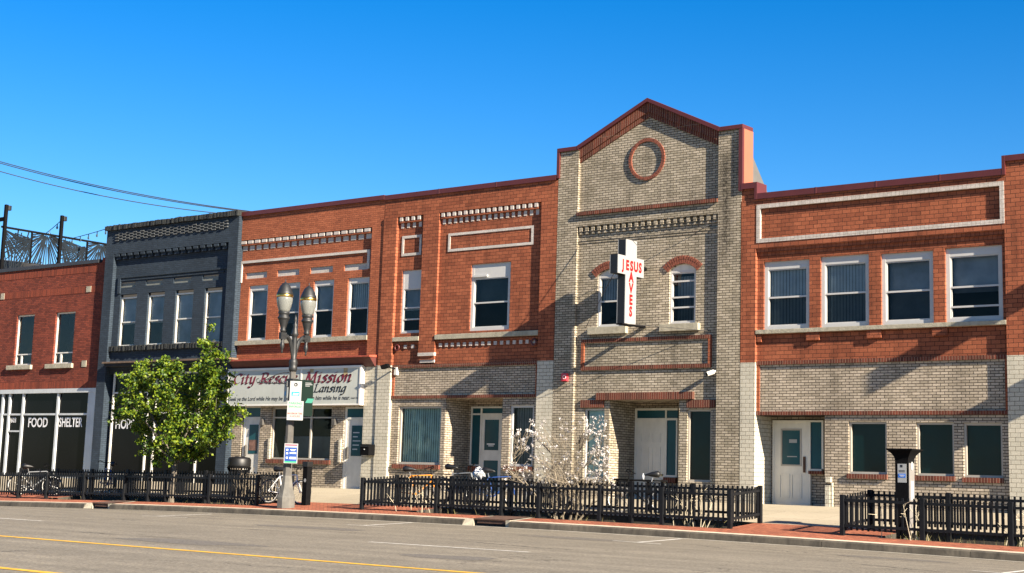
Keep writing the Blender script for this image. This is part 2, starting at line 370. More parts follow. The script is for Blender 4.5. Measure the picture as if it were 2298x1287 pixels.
def text(s, mat, parent, origin, right, up, size, shear=0, bold=0, xs=1, name='lettering', align='LEFT', ext=.004, spacing=1):
    cu = bpy.data.curves.new(name, 'FONT'); cu.body = s; cu.size = 1; cu.shear = shear; cu.offset = bold; cu.align_x = align
    cu.extrude = 0; cu.resolution_u = 3; cu.space_character = spacing
    t = bpy.data.objects.new('t', cu); COL.objects.link(t)
    bpy.context.view_layer.update()
    me = bpy.data.meshes.new_from_object(t.evaluated_get(bpy.context.evaluated_depsgraph_get()))
    bpy.data.objects.remove(t); bpy.data.curves.remove(cu)
    r, u = Vector(right).normalized(), Vector(up).normalized(); n = r.cross(u)
    M = Matrix((r*size*xs, u*size, n*ext)).transposed().to_4x4(); M.translation = Vector(origin)
    for v in me.vertices: v.co = M @ v.co
    me.name = name; me.materials.clear(); me.materials.append(mat)
    o = bpy.data.objects.new(name, me); COL.objects.link(o)
    if parent is not None: attach(o, parent)
    return o
GZ = .75                                           # pavement level at the facades
# ================================================================== BUILDING B : red brick, four upper windows (right)
def build_right():
    xL, xE = X(1661, 690), -8.0
    xr0, xr1 = X(1695, 690), X(2259, 760)          # recess between the pilasters
    R = .11                                        # recess plane
    root = thing('red_brick_building', (xL, 0, GZ), 'red brick building right of the gabled one, four white upper windows, tan brick ground floor', 'building')
    ztop = Z(1975, 407); zpil = Z(1680, 425); zpilR = Z(2270, 358)
    zrec = Z(1975, 537); zs1 = Z(1975, 731, R); zs0 = Z(1975, 740.5, R)
    zu1, zu0 = Z(1980, 804, R), Z(1980, 813, R)
    zl1, zl0 = Z(1980, 923, R), Z(1980, 931.5, R)
    zcream = Z(1680, 814)
    # body behind the facade
    MB().box(xL+.01, xE, 1.75, 14, 0, ztop-.35).build('roof', MAT['roof'], root)
    # windows of the upper floor
    W4 = [(X(1713.5, 660, R), X(1816, 660, R), Z(1765, 585, R), Z(1765, 730, R)), (X(1841, 650, R), X(1950, 650, R), Z(1895, 573, R), Z(1895, 727, R)),
          (X(1977, 640, R), X(2094.5, 640, R), Z(2035, 566, R), Z(2035, 721, R)), (X(2121, 630, R), X(2250, 630, R), Z(2185, 553.5, R), Z(2185, 716.5, R))]
    zt = max(q[2] for q in W4)+.0; zb = zs1
    holes = [(q[0], q[1], zb, zt, .10) for q in W4]
    # lower openings (tan)
    xo1 = X(1851, 1000, R); zdo = Z(1760, 931, R)
    L3 = [(X(1904, 1000, R), X(1990, 1000, R), Z(1947, 1064.5, R), Z(1947, 946.5, R)), (X(2056, 1000, R), X(2141, 1000, R), Z(2098, 1068.5, R), Z(2098, 948, R)), (X(2162, 1000, R), X(2250, 1000, R), Z(2206, 1072.5, R), Z(2206, 949.5, R))]
    MB().wall(xr0, xr1, zu1, zrec, R, holes).build('wall', MAT['red'], root)
    MB().wall(xr0, xr1, .3, zu0, R, [(xr0-.01, xo1, .3, zl0, .9)] + [(*q, .10) for q in L3]).build('wall', MAT['tan'], root)
    # pilasters and top band
    MB().box(xL, xr0, 0, R+.3, zcream, zrec).build('pilaster', MAT['red'], root)
    MB().box(xL, xr0, 0, R+.779, .3, zcream).build('pilaster', MAT['cream'], root)
    zcR = Z(2275, 797.5)
    MB().box(xr1, xr1+.62, 0, R+.3, zcR, zpilR-.02).build('pilaster', MAT['red'], root)
    MB().box(xr1, xr1+.62, 0, R+.3, .3, zcR).build('pilaster', MAT['cream'], root)
    MB().box(xr1+.62, xE, R, R+.3, .3, zpilR-.25).build('wall', MAT['red'], root)
    # top wall with the sunk panel framed in white brick
    a0, a1 = X(1698, 500), X(2253.5, 450); b1 = (Z(1698.5, 462)+Z(2252, 404.5))/2; b0 = (Z(1698, 547)+Z(2253, 500.5))/2; t = .105
    zc = ztop-.16
    MB().wall(xL, xr1, zrec, zc, 0, [(a0, a1, b0, b1, .0)]).quad((xr0, 0, zrec), (xr1, 0, zrec), (xr1, R, zrec), (xr0, R, zrec)).build('wall', MAT['red'], root)
    MB().wall(a0+t, a1-t, b0+t, b1-t, .065).build('wall', MAT['red'], root)
    fr = MB(); fr.box(a0, a1, -.012, .066, b1-t, b1); fr.box(a0, a1, -.012, .066, b0, b0+t); fr.box(a0, a0+t, -.012, .066, b0+t, b1-t); fr.box(a1-t, a1, -.012, .066, b0+t, b1-t)
    each(fr, 'panel_frame', MAT['white_brick'], root)
    # corbel courses under the top wall
    each(MB().box(xr0, xr1, .045, R, zrec-.105, zrec).box(xr0, xr1, .09, R, zrec-.21, zrec-.105), 'corbel_course', MAT['header'], root)
    # coping
    c = MB(); c.box(xL+.02, xr0-.02, -.06, .46, zpil, zpil+.16); c.box(xr0-.02, xr0+.06, -.06, .46, ztop-.16, zpil+.16); c.box(xr0+.06, xr1-.02, -.055, .46, ztop-.155, ztop)
    c.box(xr1-.02, xr1+.06, -.06, .46, ztop-.16, zpilR+.1); c.box(xr1+.06, xr1+.7, -.055, .46, zpilR-.04, zpilR+.1)
    for k in range(1, 4): q = xr0+(xr1-xr0)*k/4+.1; c.box(q-.02, q+.02, -.060, .46, ztop-.16, ztop+.006)
    c.build('coping', MAT['coping'], root, bevel=.004)
    MB().box(xL, xr0, .01, R+.3, zrec, zpil).build('wall', MAT['red'], root)
    for i, q in enumerate(W4):
        bl = [('v', .0, 1, 'blind', .13), ('v', 0, 1, 'blind', .14), ('f', 0, 1, 'curtain', .25), ('f', .42, 1, 'curtain', .22)][i]
        rl = [(.5,), (.5,), (.49,), (.5, .22)][i]
        window(root, q[0], q[1], zb+.005, q[2], R+.06, rl, (), .10, .10, 'white', 'glass', bl, sash=True)
        # brick above the lower heads
        if q[2] < zt-.01: MB().box(q[0], q[1], R+.004, R+.10, q[2], zt).build('wall', MAT['red'], root)
    sill(root, xr0+.01, xr1-.003, zs0, zs1, R-.12, R+.1)
    cb = MB()
    for (u0, u1, v0, v1) in ((1698, 1708, 760, 768), (1809, 1838, 746.5, 764), (1945, 1977, 740, 759), (2092, 2125, 734, 754)):
        cb.box(X(u0, 750, R-.08), X(u1, 750, R-.08), R-.085, R, Z(u0, v1, R-.08), Z(u0, v0, R-.08)+.1)
    each(cb, 'corbel', MAT['red'], root)
    # string courses framing the tan panel
    s = MB(); s.box(xr0, xr1, R-.05, R+.02, zu0, zu1); s.box(xr0, xr1, R-.05, R+.02, zl0, zl1); each(s, 'string_course', MAT['soldier'], root)
    s = MB(); s.box(xr0+.001, xr0+.085, R-.035, R+.02, zl1, zu0); s.box(xr1-.085, xr1-.001, R-.035, R+.02, zl1, zu0); each(s, 'string_course', MAT['header'], root)
    # entrance recess
    yb = R+.78
    MB().quad((xr0, yb, .3), (xo1, yb, .3), (xo1, yb, zdo+.02), (xr0, yb, zdo+.02)).build('wall', MAT['tan'], root, recalc=False)
    MB().box(xr0, xo1, R+.02, yb, zdo+.002, zdo+.05).build('soffit', MAT['dull_white'], root)
    d0, d1, e0, e1 = X(1740, 1050, yb), X(1814, 1050, yb), GZ, Z(1777, 948, yb)
    fx0, fx1, ft = X(1736, 1000, yb), X(1850, 1000, yb), Z(1777, 944, yb)
    fr = MB(); y = yb-.06
    fr.box(fx0, d0, y, yb, e0, ft); fr.box(d0, fx1, y, yb, e1, ft); fr.box(d1, d1+.09, y, yb, e0, e1); zsl = Z(1830, 1053, yb); fr.box(fx1-.05, fx1, y, yb, zsl, e1); fr.box(d1+.09, fx1-.05, y, yb, zsl-.05, zsl)
    do = fr.build('door_frame', MAT['door'], root)
    dr = panel_door(root, d0, d1, e0, e1, yb-.045, [(.17, .47, .08, .37), (.53, .83, .08, .37)])
    gx0, gx1, gz0, gz1 = d0+(d1-d0)*.24, d0+(d1-d0)*.78, e0+(e1-e0)*.485, e0+(e1-e0)*.90
    p = MB(); p.box(gx0-.04, gx1+.04, yb-.06, yb-.045, gz0-.04, gz0); p.box(gx0-.04, gx1+.04, yb-.06, yb-.045, gz1, gz1+.04); p.box(gx0-.04, gx0, yb-.06, yb-.045, gz0, gz1); p.box(gx1, gx1+.04, yb-.06, yb-.045, gz0, gz1)
    p.build('pane_frame', MAT['greyframe'], dr)
    MB().box(gx0, gx1, yb-.052, yb-.046, gz0, gz1).build('pane', MAT['film'], dr)
    MB().box(gx0+.2, gx0+.42, yb-.056, yb-.053, gz0+.55, gz0+.64).build('notice', MAT['sign_white'], dr)
    MB().box(gx0+.14, gx0+.42, yb-.056, yb-.053, gz0+.19, gz0+.215).build('notice', MAT['sign_white'], dr)
    MB().box(d1-.11, d1-.05, yb-.085, yb-.045, e0+.82, e0+1.22).build('handle', MAT['rusty'], dr, bevel=.01)
    MB().box(d1+.09, fx1-.05, y+.03, yb, zsl, e1).build('sidelight', MAT['film'], root)
    MB().box(d1+.06, fx1, yb-.12, yb, zsl-.13, zsl-.05).build('sill', MAT['soldier'], root)
    for q in L3:
        window(root, q[0], q[1], q[2], q[3], R+.05, (), (), .055, 0, 'greyframe', 'glass_dark', ('f', 0, 1, 'film', .09), back='dark')
        MB().box(q[0]-.02, q[1]+.02, R-.06, R+.05, q[2]-.115, q[2]).build('sill', MAT['soldier'], root)
    # conduit box
    cx = X(1860, 1100, R-.05)
    MB().box(cx-.07, cx+.07, R-.1, R, Z(1860, 1084, R-.05), Z(1860, 1071, R-.05)).box(cx+.05, cx+.10, R-.05, R, .5, Z(1860, 1084, R-.05)).box(cx-.1, cx+.04, R-.07, R, .6, Z(1860, 1090, R-.05)).build('conduit', MAT['cream'], root, bevel=.01)
    return root
build_right()
# ================================================================== BUILDING G : tan brick with a gable
def arch_pts(x0, x1, zs, rise, n=14):
    w = (x1-x0)/2; r = (w*w+rise*rise)/(2*rise); cz = zs+rise-r; cx = (x0+x1)/2; a = math.asin(w/r)
    return [(cx+r*math.sin(-a+2*a*i/n), cz+r*math.cos(-a+2*a*i/n)) for i in range(n+1)], (cx, cz, r, a)
def build_gable():
    R = .095; xL, xE = X(1248.5, 600), X(1663, 600)
    root = thing('tan_brick_building', (xL, 0, GZ), 'tan brick building with a pointed gable, a brick ring and two arched windows', 'building')
    xa, xb = X(1298, 400), X(1612, 400)
    zs = Z(1455, 462, 0); zr2 = Z(1455, 494); zsh = (Z(1276, 332)+Z(1640, 283))/2; zpk = Z(1453.5, 221)
    xpk = X(1453.5, 300)
    MB().box(xL+.01, xE-.01, 1.75, 14, 0, 8.2).build('roof', MAT['roof'], root)
    # thick parapet behind the front
    xrk0, xrk1 = xa+.02, xb-.02
    MB().prism([(xL, 8.0), (xE, 8.0), (xE, zsh-.1), (xrk1, zsh-.1), (xpk, zpk-.1), (xrk0, zsh-.1), (xL, zsh-.1)], R+.02, .44).build('parapet', MAT['tan_gable'], root)
    # upper recess plane, bounded by the rakes
    MB().prism([(xa, zs), (xb, zs), (xb, zsh-.06), (xpk, zpk-.06), (xa, zsh-.06)], R, R+.02).build('wall', MAT['tan_gable'], root)
    # pilasters
    for a, b in ((xL, xa), (xb, xE)):
        MB().box(a, b, 0, .44, .3, zsh-.08).build('pilaster', MAT['tan_gable'], root)
    MB().box(xa, xb, 0, R+.02, zr2, zs-.002).build('wall', MAT['tan_gable'], root)
    # rakes: two stepped corbels of red brick
    for sgn in (0, 1):
        A = (xa+.003, zsh-.06) if sgn == 0 else (xb-.003, zsh-.06)
        for (yy, dz, nm) in ((.015, .32, 0), (.055, .46, 1)):
            z0a, z0p = A[1]-dz*.92, zpk-.06-dz
            pts = [(A[0], z0a), (xpk, z0p), (xpk, zpk-.06), A] if sgn == 0 else [(xpk, z0p), (A[0], z0a), A, (xpk, zpk-.06)]
            MB().prism(pts, yy, R+.01).build('rake_band', MAT['soldier'], root)
    # coping
    t = .11; cp = MB()
    for (p, q) in (((xL-.03, zsh), (xa+.02, zsh)), ((xb-.02, zsh), (xE+.05, zsh))):
        cp.box(p[0], q[0], -.06, .5, p[1]-t, p[1])
    cp.prism([(xa-.02, zsh-t), (xpk, zpk-t), (xpk, zpk), (xa-.06, zsh-.001)], -.065, .5); cp.prism([(xpk, zpk-t), (xb+.02, zsh-t), (xb+.06, zsh-.001), (xpk, zpk)], -.065, .5)
    zA, zB = Z(1251, 398), Z(1667, 424)
    cp.box(xL-.045, xL+.05, -.055, .5, zA-.05, zsh-.002); cp.box(xE-.07, xE+.05, -.055, .02, zB-.06, zsh-t)
    cp.build('coping', MAT['coping'], root, bevel=.006)
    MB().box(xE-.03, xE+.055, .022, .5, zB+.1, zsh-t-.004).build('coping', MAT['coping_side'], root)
    # sloped brace behind the parapet
    ym = .5
    n = MB(); x0, x1 = xE-.35, xE+.01
    n.quad((x1, ym, zsh-.7), (x1, ym+1.1, zB-.1), (x1, ym+1.2, zB-.3), (x1, ym, zB-.3)); n.quad((x0, ym, zsh-.7), (x1, ym, zsh-.7), (x1, ym+1.1, zB-.1), (x0, ym+1.1, zB-.1))
    n.build('parapet_brace', MAT['roof'], root, recalc=False)
    # brick ring
    cx, cz = X(1452.5, 358, R), Z(1452.5, 358, R)
    ro = (Z(1454, 310, R)-Z(1453, 405.5, R))/2
    rb = MB(); n = 44
    for i in range(n):
        a = 2*math.pi*i/n; d = Vector((math.cos(a), 0, math.sin(a))); tt = Vector((-math.sin(a), 0, math.cos(a)))
        rb.obox(Vector((cx, R-.012, cz))+d*(ro-.055), d*(.046+rnd.uniform(-.006, .004)), Vector((0, .032, 0)), tt*(math.pi*(ro-.05)/n*.90))
    rb.build('brick_ring', MAT['soldier_plain'], root)
    MB().loop((cx, R+.012, cz), ro-.055, .036, (0, 1, 0), 44, 8).build('ring_mortar', MAT['mortar_light'], root)
    # ledge, dentils, thin course
    each(MB().box(xa+.003, xb-.003, -.07, R, zs-.095, zs), 'string_course', MAT['soldier'], root)
    dn = MB(); n = 22; st = (xb-xa)/n
    zd1, zd0 = zr2-.0, Z(1455, 510, 0)
    for i in range(n):
        a = xa+st*(i+.28); dn.box(a, a+st*.50, .015, R, zd0+.055, zd1-.001); dn.box(a, a+st*.50, .045, R, zd0-.03, zd0+.055)
    each(dn, 'dentil', MAT['tan_gable'], root)
    z3 = Z(1455, 524, R); each(MB().box(xa, xb, R-.035, R, z3-.06, z3).box(xa, xb, R-.018, R, z3-.125, z3-.065), 'string_course', MAT['tan_gable'], root)
    # main recess wall with openings
    w1 = (X(1340, 680, R), X(1400, 680, R)); w2 = (X(1501.5, 680, R), X(1561, 680, R))
    zw0, zwt, rise = Z(1531, 727, R), Z(1531, 607, R), .17
    xo0, xo1 = X(1366, 1000, R), X(1523, 1000, R); zo = Z(1445, 897, R)
    lw = (X(1309, 1000, R), X(1355, 1000, R), Z(1332, 1075, R), Z(1332, 917, R)); rw = (X(1541, 1000, R), X(1595, 1000, R), Z(1568, 1081.5, R), Z(1568, 919, R))
    holes = [(w1[0], w1[1], zw0, zwt+rise, .12), (w2[0], w2[1], zw0, zwt+rise, .12), (xo0, xo1, .3, zo, 1.35), (*lw, .12), (*rw, .12)]
    MB().wall(xa, xb, .3, zr2+.02, R, holes).build('wall', MAT['tan_gable'], root)
    for (a, b) in (w1, w2):
        pts, (ax, az, rr, aa) = arch_pts(a, b, zwt, rise)
        MB().prism([(a, zwt)] + pts[1:-1] + [(b, zwt)], R+.05, R+.09).build('arch_panel', MAT['dull_white'], root)
        for side in (0, 1):                        # spandrels above the arch
            sub = pts[:8] if side == 0 else pts[7:]
            corner = (a, zwt+rise) if side == 0 else (b, zwt+rise)
            MB().prism([corner] + list(reversed(sub)), R+.002, R+.05).build('wall', MAT['tan_gable'], root)
        ar = MB(); n = 17
        for row in range(2):
            r0 = rr+.012+row*.112
            for i in range(n):
                t = -aa*1.12+2.24*aa*(i+.5)/n; d = Vector((math.sin(t), 0, math.cos(t))); q = Vector((math.cos(t), 0, -math.sin(t)))
                ar.obox(Vector((ax, R-.004, az))+d*(r0+.053), q*(rr*aa*1.12/n*.93), Vector((0, .028, 0)), d*.051)
        ar.build('arch', MAT['soldier_plain'], root)
        left = a == w1[0]
        window(root, a, b, zw0, zwt, R+.04, (.5,) if left else (.5, .31, .80), (), .055, 0, 'white', 'glass', ('v', .5, 1, 'curtain', .16) if left else ('v', 0, .95, 'curtain', .3), sash=True)
        sx0, sx1 = a-.22, b+.16
        MB().box(sx0, sx1, R-.14, R+.06, zw0-.20, zw0-.003).build('sill', MAT['stone'], root, bevel=.008)
    # red frame panel
    f0, f1 = X(1305.5, 800, R), X(1598, 790, R); g1, g0 = Z(1455, 757, R), Z(1455, 828.5, R); t = .10
    pf = MB(); pf.box(f0, f1, R-.05, R, g1-t, g1); pf.box(f0, f1, R-.05, R, g0, g0+t); each(pf, 'panel_frame', MAT['soldier'], root)
    pf = MB(); pf.box(f0, f0+t, R-.045, R, g0+t, g1-t); pf.box(f1-t, f1, R-.045, R, g0+t, g1-t); each(pf, 'panel_frame', MAT['header'], root)
    # lintels
    y0 = R-.10
    MB().box(X(1337, 890, y0), X(1554, 890, y0), y0, R, Z(1445, 897, y0), Z(1445, 880.5, y0)).build('lintel', MAT['soldier'], root)
    for (a, b) in ((1302, 1354), (1541, 1604)):
        MB().box(X(a, 906, R-.05), X(b, 906, R-.05), R-.05, R, Z((a+b)/2, 915, R-.05), Z((a+b)/2, 898, R-.05)).build('lintel', MAT['soldier'], root)
    window(root, *lw, R+.06, (), (), .05, 0, 'white', 'glass', ('f', 0, 1, 'green_blind', .12), back='dark')
    window(root, *rw, R+.06, (), (), .05, 0, 'greyframe', 'glass_dark', ('f', 0, 1, 'film', .09), back='dark')
    # entrance
    yb = R+1.3
    MB().quad((xo0, yb, .3), (xo1, yb, .3), (xo1, yb, zo), (xo0, yb, zo)).build('wall', MAT['tan'], root, recalc=False)
    d0, d1, e1 = X(1431, 1000, yb), X(1493.5, 1000, yb), Z(1462, 944, yb)
    x1 = X(1522, 1000, yb); ft = Z(1462, 917, yb); y = yb-.06; zl = Z(1510, 1067, yb)
    fr = MB(); fr.box(d0-.07, d0, y, yb, GZ, ft); fr.box(d0, x1, y, yb, ft-.06, ft); fr.box(d0, x1, y, yb, e1, e1+.06); fr.box(d1, d1+.07, y, yb, GZ, e1); fr.box(d1+.01, d1+.06, y, yb, e1+.06, ft-.06)
    fr.box(d1+.07, x1, y, yb, zl-.06, zl); fr.box(x1-.04, x1, y, yb, zl, e1)
    fr.build('door_frame', MAT['door'], root)
    dr = panel_door(root, d0, d1, GZ, e1, yb-.04, [(.14, .44, .72, .84) , (.56, .86, .72, .84), (.14, .44, .35, .66), (.56, .86, .35, .66), (.14, .44, .06, .27), (.56, .86, .06, .27)])
    MB().box(d1-.09, d1-.03, yb-.075, yb-.04, GZ+.12, GZ+.55).build('handle', MAT['rusty'], dr, bevel=.01)
    MB().lathe([(.0, 0), (.035, .0), (.035, .03), (0, .03)], (d1-.07, yb-.06, GZ+.66), 10).build('handle', MAT['brass'], dr)
    MB().box(d0, d1+.01, y+.02, yb, e1+.06, ft-.06).box(d1+.06, x1, y+.02, yb, e1+.06, ft-.06).build('transom', MAT['film'], root)
    MB().box(d1+.07, x1-.04, y+.03, yb, zl, e1).build('sidelight', MAT['film'], root)
    MB().box(d1+.02, x1, yb-.13, yb, zl-.2, zl-.06).build('sill', MAT['soldier'], root)
    return root
build_gable()
# ================================================================== BUILDING A : red brick above tan, narrow and wide upper bays
def dentil_row(par, xs, wd, z1, h1, h2, y0, ymid, R, mat='white_block'):
    a, c, d = MB(), MB(), MB()
    for x in xs:
        a.box(x, x+wd, y0, R, z1-h1, z1); c.box(x+wd*.1, x+wd*1.05, ymid, R, z1-h1-h2, z1-h1-.065); pass
    d.box(xs[0]-wd*.2, xs[-1]+wd*1.15, y0+.012, R, z1-h1-.055, z1-h1-.002)  # continuous red course, added so its shadow covers the lower dentil row
    each(a, 'dentil', MAT[mat], par); each(c, 'dentil', MAT[mat], par); each(d, 'dentil', MAT['red'], par)
def build_mid():
    R = .085; xL, xE = X(854.5, 700), X(1247.5, 600)
    root = thing('red_brick_building', (xL, 0, GZ), 'red brick building left of the gabled one, one narrow and one wide upper window', 'building')
    n0, n1 = X(886, 640), X(944.5, 640)            # narrow bay
    w0, w1 = X(980, 640), X(1210.5, 640)           # wide bay
    ztop = Z(1050, 417.5); ztN = Z(922, 483.5); ztW = Z(1100, 467)
    zt = (ztN+ztW)/2
    zcr = (Z(865, 821)+Z(1230, 809))/2
    zu1, zu0 = (Z(885, 820, R)+Z(1204, 810.5, R))/2, (Z(885.3, 827, R)+Z(1204, 818.8, R))/2
    zl1, zl0 = (Z(883, 889.5, R)+Z(1203, 884, R))/2, (Z(883, 896.6, R)+Z(1203, 890.5, R))/2
    zcb = Z(957, 814)                               # foot of the middle pilaster
    MB().box(xL+.01, xE-.01, 1.75, 14, 0, ztop-.35).build('roof', MAT['roof'], root)
    nw = (X(900, 680, R), X(945, 680, R), Z(922, 748, R), Z(922, 606.5, R)); ww = (X(1055, 670, R), X(1144, 670, R), Z(1100, 741.5, R), Z(1100, 591, R))
    MB().wall(n0, w1, zu1, zt, R, [(*nw, .1), (*ww, .1)]).build('wall', MAT['red'], root)
    xo0, xo1 = X(998, 970, R), X(1126, 970, R)
    lw = (X(893, 970, R), X(989, 970, R), Z(940, 1043, R), Z(940, 911.5, R)); rw = (X(1143, 970, R), X(1196.5, 970, R), Z(1170, 1047.5, R), Z(1170, 909.5, R))
    MB().wall(n0, w1, .3, zu0, R, [(xo0, xo1, .3, zl0, 1.15), (*lw, .1), (*rw, .1)]).build('wall', MAT['tan'], root)
    for (a, b) in ((xL, n0), (w1, xE)):
        MB().box(a, b, -.03 if a == xL else 0, R+.3, zcr, zt).build('pilaster', MAT['red'], root)
        MB().box(a, b, -.03 if a == xL else 0, R+.3, .3, zcr).build('pilaster', MAT['cream'], root)
    MB().box(n1, w0, 0, R, zcb+.3, zt).build('pilaster', MAT['red'], root)
    k = MB(); k.box(n1-.01, w0, -.012, R, zcb+.20, zcb+.30); k.box(n1+.03, w0-.03, .05, R, zcb+.0, zcb+.09); each(k, 'corbel', MAT['white_bar'], root)
    each(MB().box(n1+.01, w0-.02, .025, R, zcb+.09, zcb+.20).box(n1+.06, w0-.06, .09, R, zcb-.08, zcb), 'corbel', MAT['red'], root)
    MB().box(xL, xE, 0, R+.3, zt, ztop-.15).build('wall', MAT['red'], root)
    c = MB().box(xL-.02, xE-.05, -.055, .46, ztop-.15, ztop)
    for k in range(1, 3): q = xL+(xE-xL)*k/3; c.box(q-.02, q+.02, -.06, .46, ztop-.155, ztop+.006)
    c.build('coping', MAT['coping'], root, bevel=.004)
    # dentils
    n = 17; st = (w1-w0-.12)/n; dentil_row(root, [w0+.08+st*i for i in range(n)], .115, zt-.02, .115, .22, .005, R-.014, R)
    n = 4; st = (n1-n0-.1)/n; dentil_row(root, [n0+.09+st*i for i in range(n)], .115, zt-.02, .115, .22, .005, R-.014, R)
    # framed panels
    for (u0, u1, vv) in ((903, 946.5, ((530, 528), (576, 572))), (1006.5, 1197.5, ((524.5, 507), (565.7, 549.5)))):
        a, b = X(u0, 545, R), X(u1, 545, R); z1 = (Z(u0, vv[0][0], R)+Z(u1, vv[0][1], R))/2; z0 = (Z(u0, vv[1][0], R)+Z(u1, vv[1][1], R))/2; t = .08
        fr = MB(); fr.box(a, b, R-.02, R, z1-t, z1); fr.box(a, b, R-.02, R, z0, z0+t); fr.box(a, a+t, R-.02, R, z0+t, z1-t); fr.box(b-t, b, R-.02, R, z0+t, z1-t)
        each(fr, 'panel_frame', MAT['white_bar'], root)
    window(root, *nw, R+.045, (.30, .55), (), .06, .52, 'white', 'glass', ('f', .5, 1, 'curtain', .12), sash=True)
    window(root, *ww, R+.045, (.5,), (), .10, .33, 'white', 'glass', ('f', 0, 1, 'room', .3), sash=True)
    MB().box(ww[0]+.10, ww[0]+.62, R-.005, R+.05, ww[3]-.39, ww[3]-.33).build('awning_rail', MAT['white'], root)
    for (a, b, u, v1, v0) in ((n0+.01, n1-.002, 920, 756, 765.5), (w0+.01, w1-.002, 1095, 746.5, 757.5)):
        sill(root, a, b, Z(u, v0, R-.1), Z(u, v1, R-.1), R-.11, R+.08)
        zz = Z(u, v0, R)-.06
        each(MB().box(a, b, R-.045, R, zz-.03, zz+.03), 'string_course', MAT['header'], root)
        d = MB(); m = 3 if b < w0 else 16; s0 = a+(.42 if m == 3 else .12); st = (b-.25-s0)/(m-1) if m > 3 else .30
        for i in range(m): d.box(s0+st*i, s0+st*i+.105, R-.03, R, zz-.17, zz-.06)
        each(d, 'dentil', MAT['white_block'], root)
        MB().loop((a+.17 if m == 3 else b-.16, R-.06, zz-.14), .085, .028, (0, 1, .0), 16, 6).build('tie_ring', MAT['coping'], root, smooth=True)
    s = MB(); s.box(n0, w1, R-.05, R+.02, zu0, zu1); s.box(n0, w1, R-.05, R+.02, zl0, zl1); each(s, 'string_course', MAT['soldier'], root)
    s = MB(); s.box(n0+.001, n0+.085, R-.035, R+.02, zl1, zu0); s.box(w1-.085, w1-.001, R-.035, R+.02, zl1, zu0); each(s, 'string_course', MAT['header'], root)
    # ground floor
    window(root, *lw, R+.05, (), (), .07, 0, 'greyframe', 'glass', ('v', 0, 1, 'green_blind', .13), back='dark')
    window(root, *rw, R+.05, (), (), .07, 0, 'white', 'glass_dark', ('v', 0, 1, 'curtain', .2), back='dark')
    for q in (lw, rw): MB().box(q[0]-.14, q[1]+.02, R-.07, R+.05, q[2]-.13, q[2]).build('sill', MAT['soldier'], root)
    yb = R+1.1
    MB().quad((xo0, yb, .3), (xo1, yb, .3), (xo1, yb, zl0), (xo0, yb, zl0)).build('wall', MAT['tan'], root, recalc=False)
    MB().box(xo0, xo1, R+.02, yb, zl0+.002, zl0+.05).build('soffit', MAT['dull_white'], root)
    s0, d0, d1 = X(1061, 980, yb), X(1083, 980, yb), X(1128, 980, yb); d1 = min(d1, xo1-.03); ft = Z(1100, 913, yb); e1 = Z(1100, 932, yb); y = yb-.06; zl = Z(1068, 1043, yb)
    fr = MB(); fr.box(s0-.05, s0, y, yb, zl-.05, ft); fr.box(s0, d1, y, yb, ft-.05, ft); fr.box(d0-.06, d0, y, yb, GZ, ft-.05); fr.box(s0, d0-.06, y, yb, e1, e1+.05); fr.box(d0, d1, y, yb, e1, e1+.05); fr.box(s0, d0-.06, y, yb, zl-.05, zl)
    fr.build('door_frame', MAT['dull_white'], root)
    MB().box(s0, d0-.06, y+.03, yb, zl, e1).build('sidelight', MAT['film'], root)
    MB().box(s0, d0-.06, y+.03, yb, e1+.05, ft-.05).box(d0, d1, y+.03, yb, e1+.05, ft-.05).build('transom', MAT['film'], root)
    MB().box(s0-.05, d0-.06, yb-.14, yb, zl-.2, zl-.05).build('sill', MAT['soldier'], root)
    dr = MB(); hgt = e1-GZ; st = .11
    dr.box(d0, d0+st, y+.01, yb, GZ, e1); dr.box(d1-st, d1, y+.01, yb, GZ, e1); dr.box(d0+st, d1-st, y+.01, yb, e1-.14, e1); dr.box(d0+st, d1-st, y+.01, yb, GZ+hgt*.42, GZ+hgt*.55); dr.box(d0+st, d1-st, y+.01, yb, GZ, GZ+.08)
    dr = dr.build('door', MAT['dull_white'], root)
    MB().box(d0+st, d1-st, y+.03, yb, GZ+hgt*.55, e1-.14).box(d0+st, d1-st, y+.03, yb, GZ+.08, GZ+hgt*.42).build('pane', MAT['film'], dr)
    MB().box(d0+.2, d0+.5, y+.024, y+.03, GZ+hgt*.62, GZ+hgt*.635).box(d0+.26, d0+.46, y+.024, y+.03, GZ+hgt*.60, GZ+hgt*.61).build('lettering', MAT['letter_white'], dr)
    return root
build_mid()
